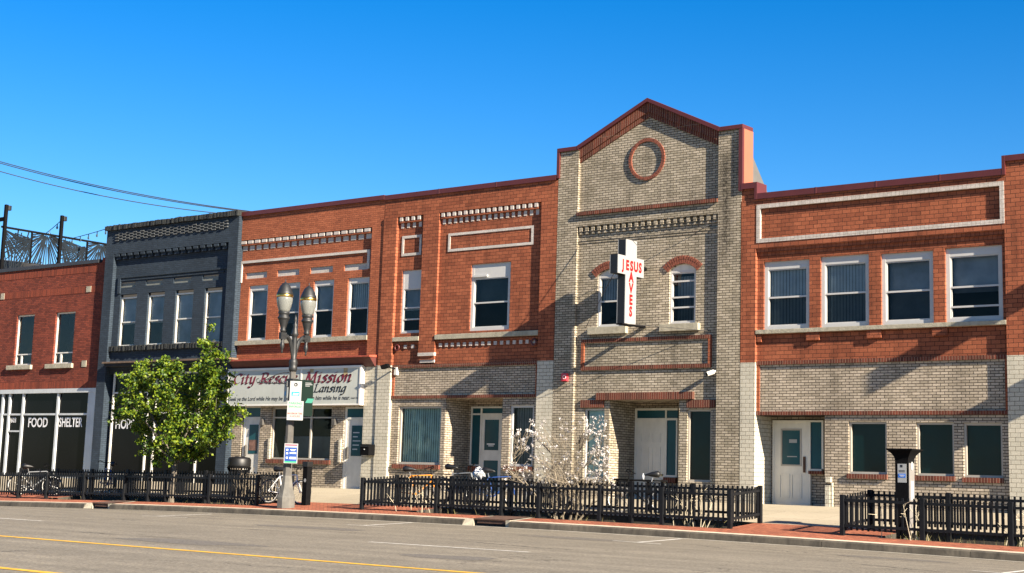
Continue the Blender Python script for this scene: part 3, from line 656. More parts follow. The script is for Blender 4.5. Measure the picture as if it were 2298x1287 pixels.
# ================================================================== BUILDING R : red brick with the mission sign
def build_mission():
    R = .095; xL, xE = X(527, 740), X(854.5, 700)
    root = thing('red_brick_building', (xL, 0, GZ), 'red brick building carrying the long mission sign under four upper windows', 'building')
    r1 = X(829.5, 640); r0 = xL+.012
    ztop = Z(690, 459.7); zt = (Z(538, 540.5)+Z(833, 511.3))/2
    zs1, zs0 = Z(676, 760.5, R), Z(676, 770.5, R)
    zled = Z(676, 800, -.3)                        # top of the metal cornice
    MB().box(xL+.01, xE-.01, 1.75, 14, 0, ztop-.35).build('roof', MAT['roof'], root)
    V = [(556, 598.5, 640, 764), (627.5, 670.5, 634.5, 761), (701, 746.5, 629.5, 757.5), (777.5, 826, 623.5, 753)]
    WS = [(X(a, 700, R), X(b, 700, R), Z((a+b)/2, d, R), Z((a+b)/2, c, R)) for a, b, c, d in V]
    zw1 = sum(q[3] for q in WS)/4
    PB = [(552, 600, 612.5, 626), (622, 672, 605, 619), (696, 747, 599, 613), (771.5, 826, 590, 606)]
    pz = [(Z((a+b)/2, d, R), Z((a+b)/2, c, R)) for a, b, c, d in PB]; z1p = sum(q[1] for q in pz)/4; z0p = sum(q[0] for q in pz)/4
    pan = [(X(a, 610, R), X(b, 600, R), z0p, z1p, .06) for a, b, c, d in PB]
    MB().wall(r0, r1, zled-.3, zt, R, [(q[0], q[1], zs1, zw1, .11) for q in WS] + pan).build('wall', MAT['red_small'], root)
    for q in pan: MB().wall(q[0], q[1], q[2], q[3], R+.045).build('panel', MAT['white_bar'], root)
    for i, q in enumerate(WS):
        bl = [('f', .48, 1, 'curtain', .12), ('f', .3, 1, 'curtain', .2), ('f', .5, 1, 'curtain', .15), ('v', .5, 1, 'blind', .15)][i]
        window(root, q[0], q[1], zs1+.004, zw1, R+.045, (.5,), (), .065, .10, 'white', 'glass', bl, sash=True)
    MB().box(r1, xE, 0, R+.3, Z(840, 820), zt).build('pilaster', MAT['red_small'], root)
    MB().box(r1-.02, xE, 0, R+.3, .3, Z(840, 820)).build('pilaster', MAT['cream'], root)
    MB().box(xL, xE, .006, R+.3, zt, ztop-.15).build('wall', MAT['red_small'], root)
    MB().box(xL, xE-.02, -.06, .46, ztop-.15, ztop).build('coping', MAT['coping'], root, bevel=.008)
    n = 18; st = (r1-r0-.05)/n; dentil_row(root, [r0+.05+st*i for i in range(n)], st*.70, zt-.02, .10, .22, .005, R-.014, R)
    # white frame
    a, b = X(540, 600, R), X(831, 585, R); z1 = (Z(540, 587.5, R)+Z(831, 561, R))/2; z0 = Z(543, 635, R); t = .085
    each(MB().box(a, b, R-.045, R, z1-t, z1).box(a, a+.12, R-.045, R, z0, z1-t).box(b-.1, b, R-.045, R, z0+.12, z1-t), 'panel_frame', MAT['white_bar'], root)
    sill(root, r0, r1-.002, zs0, zs1, R-.13, R+.08)
    # metal cornice over the shop sign
    x0, x1 = X(511, 811, -.34), X(829, 797, -.34); zc = Z(676, 806, -.34)
    cm = MB(); pf_ = [(-.34, zc+.05), (-.34, zc), (R+.02, zc), (R+.02, zc+.09)]; k = len(pf_)
    cm.v = [(x0, y, z) for y, z in pf_]+[(x1, y, z) for y, z in pf_]; cm.f = [tuple(range(k)), tuple(reversed(range(k, 2*k)))]+[(i, k+i, k+(i+1) % k, (i+1) % k) for i in range(k)]
    cm.build('cornice', MAT['rust_cornice'], root)
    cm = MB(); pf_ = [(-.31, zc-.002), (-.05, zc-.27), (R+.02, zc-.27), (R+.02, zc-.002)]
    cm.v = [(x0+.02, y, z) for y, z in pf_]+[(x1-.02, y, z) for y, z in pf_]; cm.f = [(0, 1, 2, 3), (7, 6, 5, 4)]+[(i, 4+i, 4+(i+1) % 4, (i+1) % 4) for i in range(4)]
    cm.build('soffit', MAT['maroon_paint'], root)  # sloping underside: its shade is put into the darker colour
    # shopfront wall
    z_s = Z(676, 905, 0)
    zcb = .3
    xd0, xd1 = X(769, 1000, R), X(818, 1000, R); dz1 = Z(793, 937, R); tz1 = Z(793, 916, R)
    ww = (X(607, 980, R), X(742, 980, R), Z(675, 1032, R), Z(675, 914, R))
    e0, e1, ez = X(543, 980, R), X(582, 980, R), Z(562, 936, R)
    MB().wall(xL+.02, r1-.02, .3, zled-.3, R, [(xd0, xd1, .3, tz1+.03, .12), (*ww, .12), (e0-.04, e1, .3, ez+.35, .12)]).build('wall', MAT['tan'], root)
    o = window(root, *ww, R+.06, (.80,), (.645,), .055, 0, 'greyframe', 'glass_dark', ('f', .02, .45, 'curtain', .5), back='room')
    MB().box(ww[0]-.1, ww[1]+.05, R-.07, R+.06, ww[2]-.13, ww[2]).build('sill', MAT['soldier'], root)
    for (a, b, z1, yt) in ((e0, e1, ez, ez+.32), (xd0, xd1, dz1, tz1)):
        y = R+.06
        fr = MB(); fr.box(a, a+.09, y-.02, y+.05, GZ, yt+.03); fr.box(b-.05, b, y-.02, y+.05, GZ, yt+.03); fr.box(a+.09, b-.05, y-.02, y+.05, z1-.06, z1); fr.box(a+.09, b-.05, y-.02, y+.05, yt-.02, yt+.03)
        fr.build('door_frame', MAT['dull_white'], root)
        dr = MB().box(a+.09, b-.05, y, y+.045, GZ, z1-.06).build('door', MAT['dull_white'], root)
        wd = b-a-.14; h = z1-.06-GZ
        MB().box(a+.09+wd*.28, b-.05-wd*.1, y-.008, y-.001, GZ+h*.47, GZ+h*.91).build('pane', MAT['film'], dr)
        MB().box(a+.09+wd*.08, a+.09+wd*.16, y-.07, y-.001, GZ+h*.44, GZ+h*.60).build('handle', MAT['lamp_shaft'], dr, bevel=.01)
        MB().box(a+.09, b-.05, y, y+.02, z1, yt-.02).build('transom', MAT['film'], root)
        if a == e0:
            MB().box(a+.09+wd*.32, b-.05-wd*.14, y-.013, y-.009, GZ+h*.52, GZ+h*.68).build('poster', MAT['poster'], dr)
        else:
            nb = MB()
            for k in range(5): nb.box(a+.09+wd*.36, a+.09+wd*(.62+.08*(k % 3)), y-.012, y-.009, GZ+h*(.56+.06*k), GZ+h*(.575+.06*k))
            nb.build('lettering', MAT['blind'], dr)
    # wall lights
    for (u, v0, v1) in ((588.5, 940, 955), (750, 941.5, 954)):
        c = P(u, (v0+v1)/2, R-.05)
        MB().box(c.x-.075, c.x+.075, R-.11, R, c.z-.1, c.z+.1, .015).build('wall_light', MAT['lamp_shaft'], root, bevel=.01)
    # bright shutter guides beside window and door
    for (u, v0, v1) in ((604, 983, 1035), (763, 985, 1038)):
        x = X(u, 1000, R-.03); MB().box(x-.05, x+.05, R-.05, R, Z(u, v1, R-.03), Z(u, v0, R-.03)).build('shutter_guide', MAT['cream'], root)
    return root
build_mission()
# ================================================================== BUILDING D : dark grey painted brick
def build_grey():
    F = -.15; R = 0.0; xL, xE = X(226.5, 720, F), X(523.5, 720, F)
    root = thing('grey_brick_building', (xL, 0, GZ), 'dark grey painted brick building with rough stone coping behind the green tree', 'building')
    r0, r1 = X(251, 640, F), X(507.5, 640, F)
    ztop = (Z(231, 509, F)+Z(535, 475, F))/2; zt = (Z(256, 569, F)+Z(512, 545.5, F))/2
    MB().box(xL+.01, xE-.01, 1.75, 14, 0, ztop-.4).build('roof', MAT['roof'], root)
    MB().box(xL, xE, F, .3, zt, ztop-.17).build('wall', MAT['grey'], root)
    for a, b in ((xL, r0), (r1, xE)): MB().box(a, b, F, .3, .3, zt).build('pilaster', MAT['grey'], root)
    zs1, zs0 = (Z(246, 778, R)+Z(500, 768, R))/2, (Z(246, 788.5, R)+Z(500, 780, R))/2
    V = [(264, 302, 661, 776), (325.5, 364, 656, 773), (387.5, 428.5, 651, 771), (453, 493, 646.5, 768)]
    WS = [(X(a+3, 715, R), X(b+2, 715, R)) for a, b, c, d in V]; zw1 = sum(Z((a+b)/2, c, R) for a, b, c, d in V)/4
    BP = [(267, 304, 646, 634.5), (327, 366, 640.5, 628), (389, 429, 634.5, 622), (453.5, 490, 629.5, 617.5)]
    z0p = sum(Z((a+b)/2, c, R) for a, b, c, d in BP)/4; z1p = sum(Z((a+b)/2, d, R) for a, b, c, d in BP)/4
    pan = [(X(a, 640, R), X(b, 630, R), z0p, z1p, .07) for a, b, c, d in BP]
    zled = (Z(225, 817, -.4)+Z(512, 806, -.4))/2
    MB().wall(r0, r1, zled-.2, zt, R, [(q[0], q[1], zs1, zw1, .13) for q in WS] + pan).build('wall', MAT['grey'], root)
    for q in pan: MB().wall(q[0], q[1], q[2], q[3]-.03, R+.05).build('panel', MAT['grey_block'], root)
    for i, q in enumerate(WS):
        window(root, q[0], q[1], zs1+.004, zw1-.10, R+.07, (.49,), (), .05, .0, 'dull_white', 'glass', ('f', .02, 1, 'curtain', .10) if i > 1 else ('f', .45, 1, 'curtain', .10), sash=False)
    # stepped frame above the windows
    za = Z(370, 617, R); MB().box(r0+.35, r1-.003, R-.05, R, za, za+.07).box(r0+.20, r0+.35, R-.05, R, za-.55, za+.07).box(r0+.35, r1-.3, R-.025, R, za-.10, za-.03).build('string_course', MAT['grey'], root)
    b = MB(); n = 17; st = (r1-r0-.1)/n
    for i in range(n):
        x = r0+.06+st*i; b.box(x, x+st*.66, F+.005, R, zt-.10, zt-.001); b.box(x+.02, x+st*.66+.02, F+.06, R, zt-.22, zt-.101)
    each(b, 'dentil', MAT['grey'], root)
    # chequered relief
    c = MB(); z1, z0 = (Z(262, 522, F)+Z(505, 497.5, F))/2, (Z(262, 541, F)+Z(505, 516, F))/2; hh = (z1-z0)/6; wd = .203
    nx = int((r1-r0-.1)/wd)
    for j in range(6):
        for i in range(nx):
            if (i+j) % 2 == 0: x = r0+.05+wd*i; c.box(x, x+wd, F-.045, F, z0+hh*j+.008, z0+hh*(j+1)-.006)
    c.build('relief_band', MAT['grey_block_dark'], root)
    # rough stone coping and sill
    for (a0, a1, y0, y1, z0, z1, nm) in ((xL-.04, xE, F-.10, .3, ztop-.17, ztop, 'coping'), (r0+.01, r1-.01, R-.12, R+.07, zs0, zs1, 'sill')):
        m = MB(); n = 84
        for i in range(n):
            a, b_ = a0+(a1-a0)*i/n, a0+(a1-a0)*(i+1)/n; m.box(a, b_, y0+rnd.uniform(-.022, .022), y1, z0+rnd.uniform(-.012, .012), z1+rnd.uniform(-.009, .009))
        m.build(nm, MAT['rough_dark_stone'], root)
    MB().box(X(398, 490), X(404, 490), .02, .2, ztop, ztop+.09).build('vent', MAT['dark_coping'], root)
    x0, x1 = X(228, 818, -.42), X(513, 808, -.42)
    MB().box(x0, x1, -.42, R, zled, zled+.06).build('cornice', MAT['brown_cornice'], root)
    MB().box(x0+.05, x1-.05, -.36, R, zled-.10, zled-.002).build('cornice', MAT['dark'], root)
    # shopfront
    y = .05; zt2 = (Z(250, 839, y)+Z(505, 832, y))/2
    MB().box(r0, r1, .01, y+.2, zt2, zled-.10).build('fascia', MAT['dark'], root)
    xs = [X(248, 950, y), X(326, 950, y), X(344, 950, y), X(440, 950, y), X(513, 950, y)-.02]
    z2, zk = Z(250, 930, y), GZ+.28; zt3 = Z(250, 884, y)
    f = MB()
    for q in (xs[0], xs[1], xs[2], xs[3], xs[4]-.06): f.box(q, q+.06, y, y+.1, GZ, zt2)
    f.box(xs[0]+.06, xs[1], y, y+.1, zk-.08, zk); f.box(xs[0]+.06, xs[1], y, y+.1, z2, z2+.06); f.box(xs[0]+.06, xs[1], y, y+.1, zt3, zt3+.05); f.box(xs[0]+.06, xs[4]-.06, y, y+.1, zt2-.06, zt2)
    f.box(xs[2]+.06, xs[3], y, y+.1, z2, z2+.06); f.box(xs[3]+.06, xs[4]-.06, y, y+.1, z2, z2+.06); f.box(xs[3]+.06, xs[4]-.06, y, y+.1, zk-.08, zk)
    f = f.build('shop_front', MAT['dull_white'], root)
    MB().quad((xs[0], y+.06, GZ), (xs[4], y+.06, GZ), (xs[4], y+.06, zt2), (xs[0], y+.06, zt2)).build('pane', MAT['shop_dark'], f, recalc=False)
    MB().box(xs[0]+.06, xs[1], y+.02, y+.1, GZ, zk-.08).build('stall_riser', MAT['grey'], f)
    zt_ = Z(270, 962, y)
    text('HOPE', MAT['letter_white'], root, (X(258, 960, y+.05), y+.05, zt_), (1, 0, 0), (0, 0, 1), .48, bold=.022, xs=.86)
    text('.com', MAT['letter_white'], root, (X(415, 968, y+.05), y+.05, Z(415, 968, y+.05)), (1, 0, 0), (0, 0, 1), .30, bold=.008)
    text('BG', MAT['banner_dim'], root, (X(284, 872, y+.05), y+.05, Z(284, 872, y+.05)), (1, 0, 0), (0, 0, 1), .34, bold=.02)
    return root
build_grey()
# ================================================================== BUILDING L : old red brick, left edge
def build_left():
    xE = X(226.5, 720, -.15)-.005; xL = -56.0; R = 0
    root = thing('old_brick_building', (xE-6, 0, GZ), 'low old dark red brick building with two narrow upper windows at the left edge', 'building')
    ztop = (Z(0, 604.5)+Z(200, 585.3))/2
    zshop = (Z(0, 878.5)+Z(213, 867.5))/2
    MB().box(xL, xE-.01, 1.75, 16, 0, ztop-.5).build('roof', MAT['roof'], root)
    def so(u, v): return Z(u, v)
    s1 = ((so(0, 629.6)+so(200, 614))/2, (so(0, 614.5)+so(200, 599))/2)
    s2 = ((so(0, 672)+so(200, 658.5))/2, (so(0, 657.5)+so(200, 645))/2)
    WS = [(X(34.5, 760), X(74, 760), Z(54, 820), Z(54, 707)), (X(121.5, 757), X(165.5, 757), Z(143, 816.5), Z(143, 701))]
    zb0, zb1 = min(q[2] for q in WS), max(q[3] for q in WS)
    WS = [(q[0], q[1], (WS[0][2]+WS[1][2])/2, (WS[0][3]+WS[1][3])/2) for q in WS]
    hs = [(*q, .13) for q in WS]
    s3 = (zshop, zshop+.26)
    MB().wall(xL, xE, s3[1], s2[0], R, hs).wall(xL, xE, s2[1], s1[0], R).wall(xL, xE, s1[1], ztop-.14, R).build('wall', MAT['old'], root)
    for (a, b) in (s1, s2, s3): MB().box(xL, xE, R-.008, R+.02, a, b).build('soldier_course', MAT['old_soldier'], root)
    MB().box(xL, X(224, 590), -.05, .35, ztop-.14, ztop).build('coping', MAT['dark_coping'], root, bevel=.01)
    MB().box(xE-.35, xE, -.004, .3, ztop-.14, ztop+.04).build('wall', MAT['old'], root)
    for (u0, u1, v0, v1) in ((3, 11, 659.5, 673), (195, 205.5, 643.5, 656.5), (184.5, 194.5, 810, 824)):
        MB().box(X(u0, v0), X(u1, v0), -.02, .02, Z(u0, v1), Z(u0, v0)).build('stone_block', MAT['stone'], root)
    for q in WS:
        window(root, q[0], q[1], q[2], q[3], R+.07, (.215,), (), .055, 0, 'dull_white', 'glass', None, back='dark')
        MB().box(q[0]+(q[1]-q[0])*.28, q[0]+(q[1]-q[0])*.36, R+.085, R+.12, q[2]+.05, q[2]+.40).build('mullion', MAT['dull_white'], root)
        sill(root, q[0]-.32, q[1]+.10, q[2]-.17, q[2]-.005, R-.10, R+.09)
    # shopfront : metal frame
    y = .03; x9 = X(213, 950); xs = [xL, X(-60, 950), X(-2, 950), X(13.5, 950), X(44, 950), X(122, 950), X(193, 950)]
    zt = zshop-.16; zm = (Z(50, 931)+Z(190, 929))/2
    f = MB(); f.box(xL, x9, y-.05, y+.12, zt, zshop-.003); f.box(xs[6]+.04, x9, y-.03, y+.12, GZ-.1, zt)
    for q in xs[2:6]: f.box(q, q+.11, y, y+.12, GZ-.05, zt)
    f.box(xs[6]-.03, xs[6]+.04, y, y+.12, GZ-.05, zt)
    f.box(xs[1], xs[6]-.03, y+.01, y+.12, zm-.035, zm+.035); f.box(xs[4]+.11, xs[6]-.03, y+.01, y+.12, GZ-.05, GZ+.1)
    f.box(xs[3]+.11, xs[4], y+.01, y+.12, Z(28, 968)-.03, Z(28, 968)+.03)
    f.box(x9-.14, x9, y-.045, y-.03, GZ-.1, zt-.02); f.box(xs[6]+.05, x9-.14, y-.04, y-.03, Z(205, 902)-.01, Z(205, 902)+.01)
    f = f.build('shop_front', MAT['alu'], root)
    MB().quad((xL, y+.07, .3), (xs[6], y+.07, .3), (xs[6], y+.07, zt), (xL, y+.07, zt)).build('pane', MAT['shop_dark'], f, recalc=False)
    MB().box(xE-.02-(xE-x9)+.02, xE, .0, .3, .3, zshop).build('wall', MAT['old'], root)
    yb = y+.062
    text('FOOD', MAT['letter_white'], root, (X(62, 958, yb), yb, Z(85, 958.5, yb)), (1, 0, 0), (0, 0, 1), .50, bold=.022, xs=.86, spacing=1.03)
    text('SHELTER', MAT['letter_white'], root, (X(131.5, 958, yb), yb, Z(158, 958, yb)), (1, 0, 0), (0, 0, 1), .48, bold=.022, xs=.74, spacing=1.02)
    text('603', MAT['letter_white'], root, (X(24, 948, yb), yb, Z(30, 948.5, yb)), (1, 0, 0), (0, 0, 1), .26, bold=.018, xs=.9)
    return root
build_left()
# ------------------------------------------------------------------ roof terrace screen and string lights beyond the left building
def build_terrace():
    xs = -54.0; y0, y1 = .35, 7.6; z0, z1 = 7.9, 10.62
    root = thing('metal_screen', (xs, y0, z0), 'black laser cut metal screen with palm leaf pattern on the old brick roof', 'screen')
    fr = MB(); fr.box(xs-.03, xs+.03, y0, y1, z1-.06, z1+.02).box(xs-.03, xs+.03, y0, y1, z0, z0+.06); fr.build('rail', MAT['black'], root)
    for y in (1.79, 4.51): MB().box(xs-.035, xs+.035, y-.03, y+.03, z0, z1).build('post', MAT['black'], root)
    # panels : thin bars fanning out of leaf centres
    r = random.Random(3); w = 1.37; k = 0; y = .44
    while y < y1-.2:
        m = MB(); ya, yb = y, min(y+w, y1)
        def clip(p, q):
            t0, t1 = 0.0, 1.0; d = (q[0]-p[0], q[1]-p[1])
            for (a, b, lo, hi) in ((p[0], d[0], ya, yb), (p[1], d[1], z0+.05, z1-.05)):
                if abs(b) < 1e-9:
                    if a < lo or a > hi: return None
                else:
                    u, v = sorted(((lo-a)/b, (hi-a)/b)); t0, t1 = max(t0, u), min(t1, v)
            return None if t1-t0 < .02 else ((p[0]+d[0]*t0, p[1]+d[1]*t0), (p[0]+d[0]*t1, p[1]+d[1]*t1))
        if k % 2 == 0: cs = [((ya+yb)/2-.15, z0+.1, 15, 165, 1), (ya-.02, z1-.1, -75, -8, 0), (yb+.02, z1-.25, 188, 262, 0)]
        else: cs = [((ya+yb)/2, z1+.02, 190, 350, 1), (ya-.1, z0+.3, 5, 75, 0), (yb+.05, z0+.2, 105, 175, 0)]
        for (cy, cz, a0, a1, big) in cs:
            n = 28 if big else 14
            for i in range(n):
                t = math.radians(a0+(a1-a0)*(i+.5+r.uniform(-.25, .25))/n); d = (math.cos(t), math.sin(t))
                rr = r.uniform(.15, .6) if i % 2 else r.uniform(.08, .2); end = r.uniform(1.6, 2.7) if big else r.uniform(1.0, 1.7)
                s = clip((cy+d[0]*rr, cz+d[1]*rr), (cy+d[0]*end, cz+d[1]*end))
                if s:
                    (pa, pz), (qa, qz) = s; c = Vector((xs+r.uniform(-.016, .016), (pa+qa)/2, (pz+qz)/2)); ax = Vector((0, qa-pa, qz-pz))/2
                    nn = Vector((0, -ax.z, ax.y)).normalized(); m.obox(c, ax, nn*r.uniform(.018, .034), Vector((.004, 0, 0)))
        m.build('panel', MAT['screen'], root, recalc=False)
        k += 1; y += w
    for i, (y, zt) in enumerate(((.44, 11.5), (3.1, 11.47))):
        p = thing('light_pole', (xs-.0, y, z0), ['black steel pole at the left edge of the roof screen', 'black steel pole in the middle of the roof screen holding string lights'][i], 'pole', 'poles along the roof screen')
        MB().box(xs+.036, xs+.15, y-.06, y+.06, 7.6, zt).build('shaft', MAT['black'], p)
        MB().box(xs+.03, xs+.17, y+.06, y+.2, zt-.22, zt-.02).build('floodlight', MAT['black_plastic'], p, bevel=.02)
        if i == 0: MB().box(xs-1.2, xs+.03, y-.05, y+.05, zt-.65, zt-.5).build('beam', MAT['black'], p)
    def string(p, q, sag, nb, label):
        t = thing('string_lights', p, label, 'lights', 'string lights over the roof terrace'); pts = []
        for i in range(17):
            s = i/16; v = Vector(p).lerp(Vector(q), s); v.z -= sag*4*s*(1-s); pts.append(v)
        MB().ring(pts, .016, 5).build('cable', MAT['wire'], t)
        for i in range(nb):
            s = (i+.6)/nb; v = Vector(p).lerp(Vector(q), s); v.z -= sag*4*s*(1-s)
            b = MB().lathe([(.02, 0), (.02, -.09), (.045, -.13), (.045, -.19), (.001, -.24)], v, 8).build('bulb', MAT['bulb'], t, smooth=True)
    string((xs+.1, 3.1, 11.3), (xs-3.6, 3.6, 10.4), .15, 6, 'string of bulbs falling left from the middle roof pole')
    a = PX(250, 510, xs+3.6); string(tuple(a+Vector((.3, .2, .12))), tuple(PX(155, 537, xs-1.2)), .03, 6, 'string of bulbs running to the top of the grey building')
build_terrace()
# sloped grey roof bit at the left edge
def wires():
    for i, (a, b, s) in enumerate((((0, 363), (560, 474.5), 1), ((0, 366.5), (545, 474.5), 0), ((0, 385), (490, 479), 2))):
        A, B = P(a[0], a[1], 14), P(b[0], b[1], 22); d = (B-A); pts = []
        for k in range(25):
            t = -.25+1.45*k/24; v = A+d*t; v.z -= .55*4*t*(1-t)*.5; pts.append(v)
        MB().ring(pts, .028, 5).build('overhead_cable', MAT['wire'])
        o = bpy.context.scene.collection.objects[-1]
        tag(o, ['upper cable of the close pair crossing the sky at the left', 'lower cable of the close pair crossing the sky at the left', 'single lowest cable crossing the sky at the left'][i], 'cable', 'overhead cables')
wires()
m = MB(); pA, pB = P(-60, 575, 1.5), P(95, 597, 1.5)
m.quad((pA.x, 1.5, pA.z), (pB.x, 1.5, pB.z), (pB.x, 1.5, pB.z-1.2), (pA.x, 1.5, pB.z-1.2)).quad((pA.x, 1.5, pA.z), (pA.x, 5, pA.z+.1), (pB.x, 5, pB.z+.1), (pB.x, 1.5, pB.z))
tag(m.build('roof_hatch', MAT['roof'], None, recalc=False), 'sloped grey roof piece behind the parapet of the old brick building', 'roof')
# ================================================================== signs on the buildings
GLY = {
 'C': (.74, [[(.70,.80),(.54,.96),(.32,.92),(.13,.68),(.09,.38),(.22,.08),(.44,.0),(.68,.16)], [(.70,.78),(.72,.98)]]),
 'i': (.33, [[(.03,.57),(.13,.65),(.13,.10),(.19,.0),(.31,.10)], [(.14,.88),(.17,.93)]]),
 't': (.38, [[(.15,.90),(.14,.12),(.22,.0),(.36,.10)], [(.0,.63),(.34,.63)]]),
 'y': (.56, [[(.03,.58),(.12,.65),(.13,.2),(.24,.03),(.36,.08),(.46,.3)], [(.48,.66),(.46,.1),(.38,-.2),(.2,-.35),(.02,-.26)]]),
 'R': (.80, [[(.17,.96),(.15,.0)], [(.02,.0),(.32,.0)], [(.02,.95),(.3,1.0),(.56,.94),(.63,.75),(.5,.55),(.2,.5)], [(.34,.52),(.53,.2),(.80,.0)]]),
 'e': (.46, [[(.08,.34),(.28,.40),(.41,.52),(.33,.66),(.17,.58),(.06,.32),(.10,.08),(.24,.0),(.42,.14)]]),
 's': (.42, [[(.40,.56),(.27,.66),(.12,.56),(.16,.42),(.31,.29),(.34,.13),(.2,.0),(.02,.09)]]),
 'c': (.45, [[(.41,.54),(.29,.66),(.13,.52),(.06,.28),(.13,.04),(.27,.0),(.42,.14)]]),
 'u': (.62, [[(.03,.58),(.12,.65),(.12,.14),(.21,.0),(.35,.1),(.47,.35)], [(.49,.66),(.47,.12),(.53,.0),(.63,.09)]]),
 'M': (1.04, [[(.06,.0),(.17,.96)], [(.17,.96),(.44,.06)], [(.46,.08),(.80,.96)], [(.80,.96),(.85,.0)], [(-.04,.0),(.18,.0)], [(.72,.0),(1.0,.0)], [(.04,.97),(.22,.97)], [(.74,.97),(.96,.97)]]),
 'o': (.53, [[(.26,.66),(.1,.5),(.06,.25),(.15,.02),(.29,.0),(.43,.18),(.45,.42),(.36,.62),(.26,.66)]]),
 'n': (.60, [[(.02,.58),(.11,.65),(.10,.0)], [(.11,.38),(.26,.6),(.40,.64),(.45,.5),(.42,.1),(.49,.0),(.60,.09)]]),
 'f': (.42, [[(.48,.90),(.38,1.0),(.28,.88),(.2,.3),(.12,-.2),(.0,-.3)], [(.06,.62),(.42,.62)]]),
 'L': (.66, [[(.19,.96),(.14,.02)], [(.02,.0),(.3,.02),(.56,.0),(.60,.18)], [(.06,.97),(.34,.97)]]),
 'a': (.58, [[(.43,.57),(.3,.66),(.12,.5),(.06,.22),(.13,.02),(.27,.08),(.41,.36)], [(.47,.66),(.41,.12),(.47,.0),(.58,.09)]]),
 'g': (.58, [[(.43,.57),(.3,.66),(.12,.5),(.06,.22),(.13,.02),(.27,.08),(.41,.36)], [(.48,.66),(.43,.0),(.36,-.26),(.18,-.36),(.0,-.26)]]),
 ' ': (.34, []),
}
def catmull(p, n=5):
    if len(p) < 3: return p
    q = [p[0]] + list(p) + [p[-1]]; out = []
    for i in range(1, len(q)-2):
        a, b, c, d = (Vector((*v, 0)) for v in q[i-1:i+3])
        for k in range(n):
            t = k/n; out.append(tuple((.5*((2*b)+(c-a)*t+(2*a-5*b+4*c-d)*t*t+(3*b-a-3*c+d)*t**3))[:2]))
    return out+[p[-1]]
def pen(s, mat, parent, x0, z0, y, cap, width, nib=.15, shear=.22, name='lettering'):
    adv = sum(GLY[c][0]+.06 for c in s)-.06; sx = width/(adv); m = MB(); ox = 0; k = 0
    a = math.radians(38); nv = (math.cos(a)*nib/2, math.sin(a)*nib/2); th = (-math.sin(a)*.022, math.cos(a)*.022)
    for c in s:
        w, st = GLY[c]
        for p in st:
            p = catmull(p); k += 1; yy = y-.0004*k
            for (A, B) in zip(p, p[1:]):
                q = [(A[0]-nv[0], A[1]-nv[1]), (B[0]-nv[0], B[1]-nv[1]), (B[0]+nv[0], B[1]+nv[1]), (A[0]+nv[0], A[1]+nv[1])]
                q2 = [(A[0]-nv[0]-th[0], A[1]-nv[1]-th[1]), (A[0]+nv[0]-th[0], A[1]+nv[1]-th[1]), (A[0]+nv[0]+th[0], A[1]+nv[1]+th[1]), (A[0]-nv[0]+th[0], A[1]-nv[1]+th[1])]
                for z_, qq in ((0, q), (-.0001, q2)):
                    ar = sum(qq[i][0]*qq[(i+1) % 4][1]-qq[(i+1) % 4][0]*qq[i][1] for i in range(4))
                    if ar < 0: qq = qq[::-1]
                    m.quad(*[(x0+(ox+u+shear*v)*sx, yy+z_, z0+v*cap) for u, v in qq])
        ox += w+.06
    return m.build(name, mat, parent, recalc=False)
def shop_sign():
    y = -.14; x0, x1 = X(512, 840, y), X(811.5, 840, y); z1, z0 = (Z(513, 830.5, y)+Z(811, 818.2, y))/2, (Z(540, 913.6, y)+Z(811, 907.6, y))/2
    r = thing('shop_sign', (x0, y, z0), 'long pale grey box sign reading City Rescue Mission of Lansing over the shopfront', 'sign')
    t = .075; f = MB(); f.box(x0, x1, y-.02, .10, z1-t, z1); f.box(x0, x1, y-.02, .10, z0, z0+.04); f.box(x0, x0+t, y-.02, .10, z0+.04, z1-t); f.box(x1-t, x1, y-.02, .10, z0+.04, z1-t)
    f.build('frame', MAT['sign_frame'], r, bevel=.006)
    p = MB().box(x0+t, x1-t, y, .09, z0+.04, z1-t).build('panel', MAT['sign_panel'], r)
    xm = X(676, 850, y); MB().box(xm-.03, xm+.03, y-.012, y, z0+.04, z1-t).build('joint', MAT['sign_frame'], r)
    for u in (775, 699): # rust stains running down from the frame
        MB().box(X(u, 840, y)-.08, X(u, 840, y)+.09, y-.003, y, z1-t-(.28 if u == 775 else .12), z1-t).build('stain', MAT['rust_stain'], p)
    zb = (Z(585, 862, y)+Z(785, 856.8, y))/2; cap = (Z(585, 838.5, y)-Z(585, 862, y))
    for s, u0, u1 in (('City', 523, 571), ('Rescue', 583, 664), ('Mission', 684, 787)):
        pen(s, MAT['letter_maroon'], r, X(u0, 855, y), zb, y-.004, cap, X(u1, 855, y)-X(u0, 855, y), .205)
    zb = (Z(690, 881.5, y)+Z(775, 879, y))/2; cap2 = cap*.72
    for s, u0, u1 in (('of', 684, 699), ('Lansing', 704, 776)):
        pen(s, MAT['letter_black'], r, X(u0, 875, y), zb, y-.004, cap2, X(u1, 875, y)-X(u0, 875, y), .185, name='lettering')
    zb = (Z(520, 901.5, y)+Z(770, 896, y))/2
    v = text('Seek ye the Lord while He may be found; call ye upon him while he is near.', MAT['letter_black'], r, (X(514, 900, y), y-.004, zb), (1, 0, 0), (0, 0, 1), .185, shear=.25, bold=.012, xs=1)
    wd = max(q.co.x for q in v.data.vertices)-min(q.co.x for q in v.data.vertices); k = (X(785, 897, y)-X(514, 900, y))/wd
    xx = X(514, 900, y)
    for q in v.data.vertices: q.co.x = xx+(q.co.x-xx)*k
    text('Isaiah 55:6', MAT['letter_black'], r, (X(787.5, 896, y), y-.004, zb+.02), (1, 0, 0), (0, 0, 1), .085, bold=.01, xs=.95)
shop_sign()
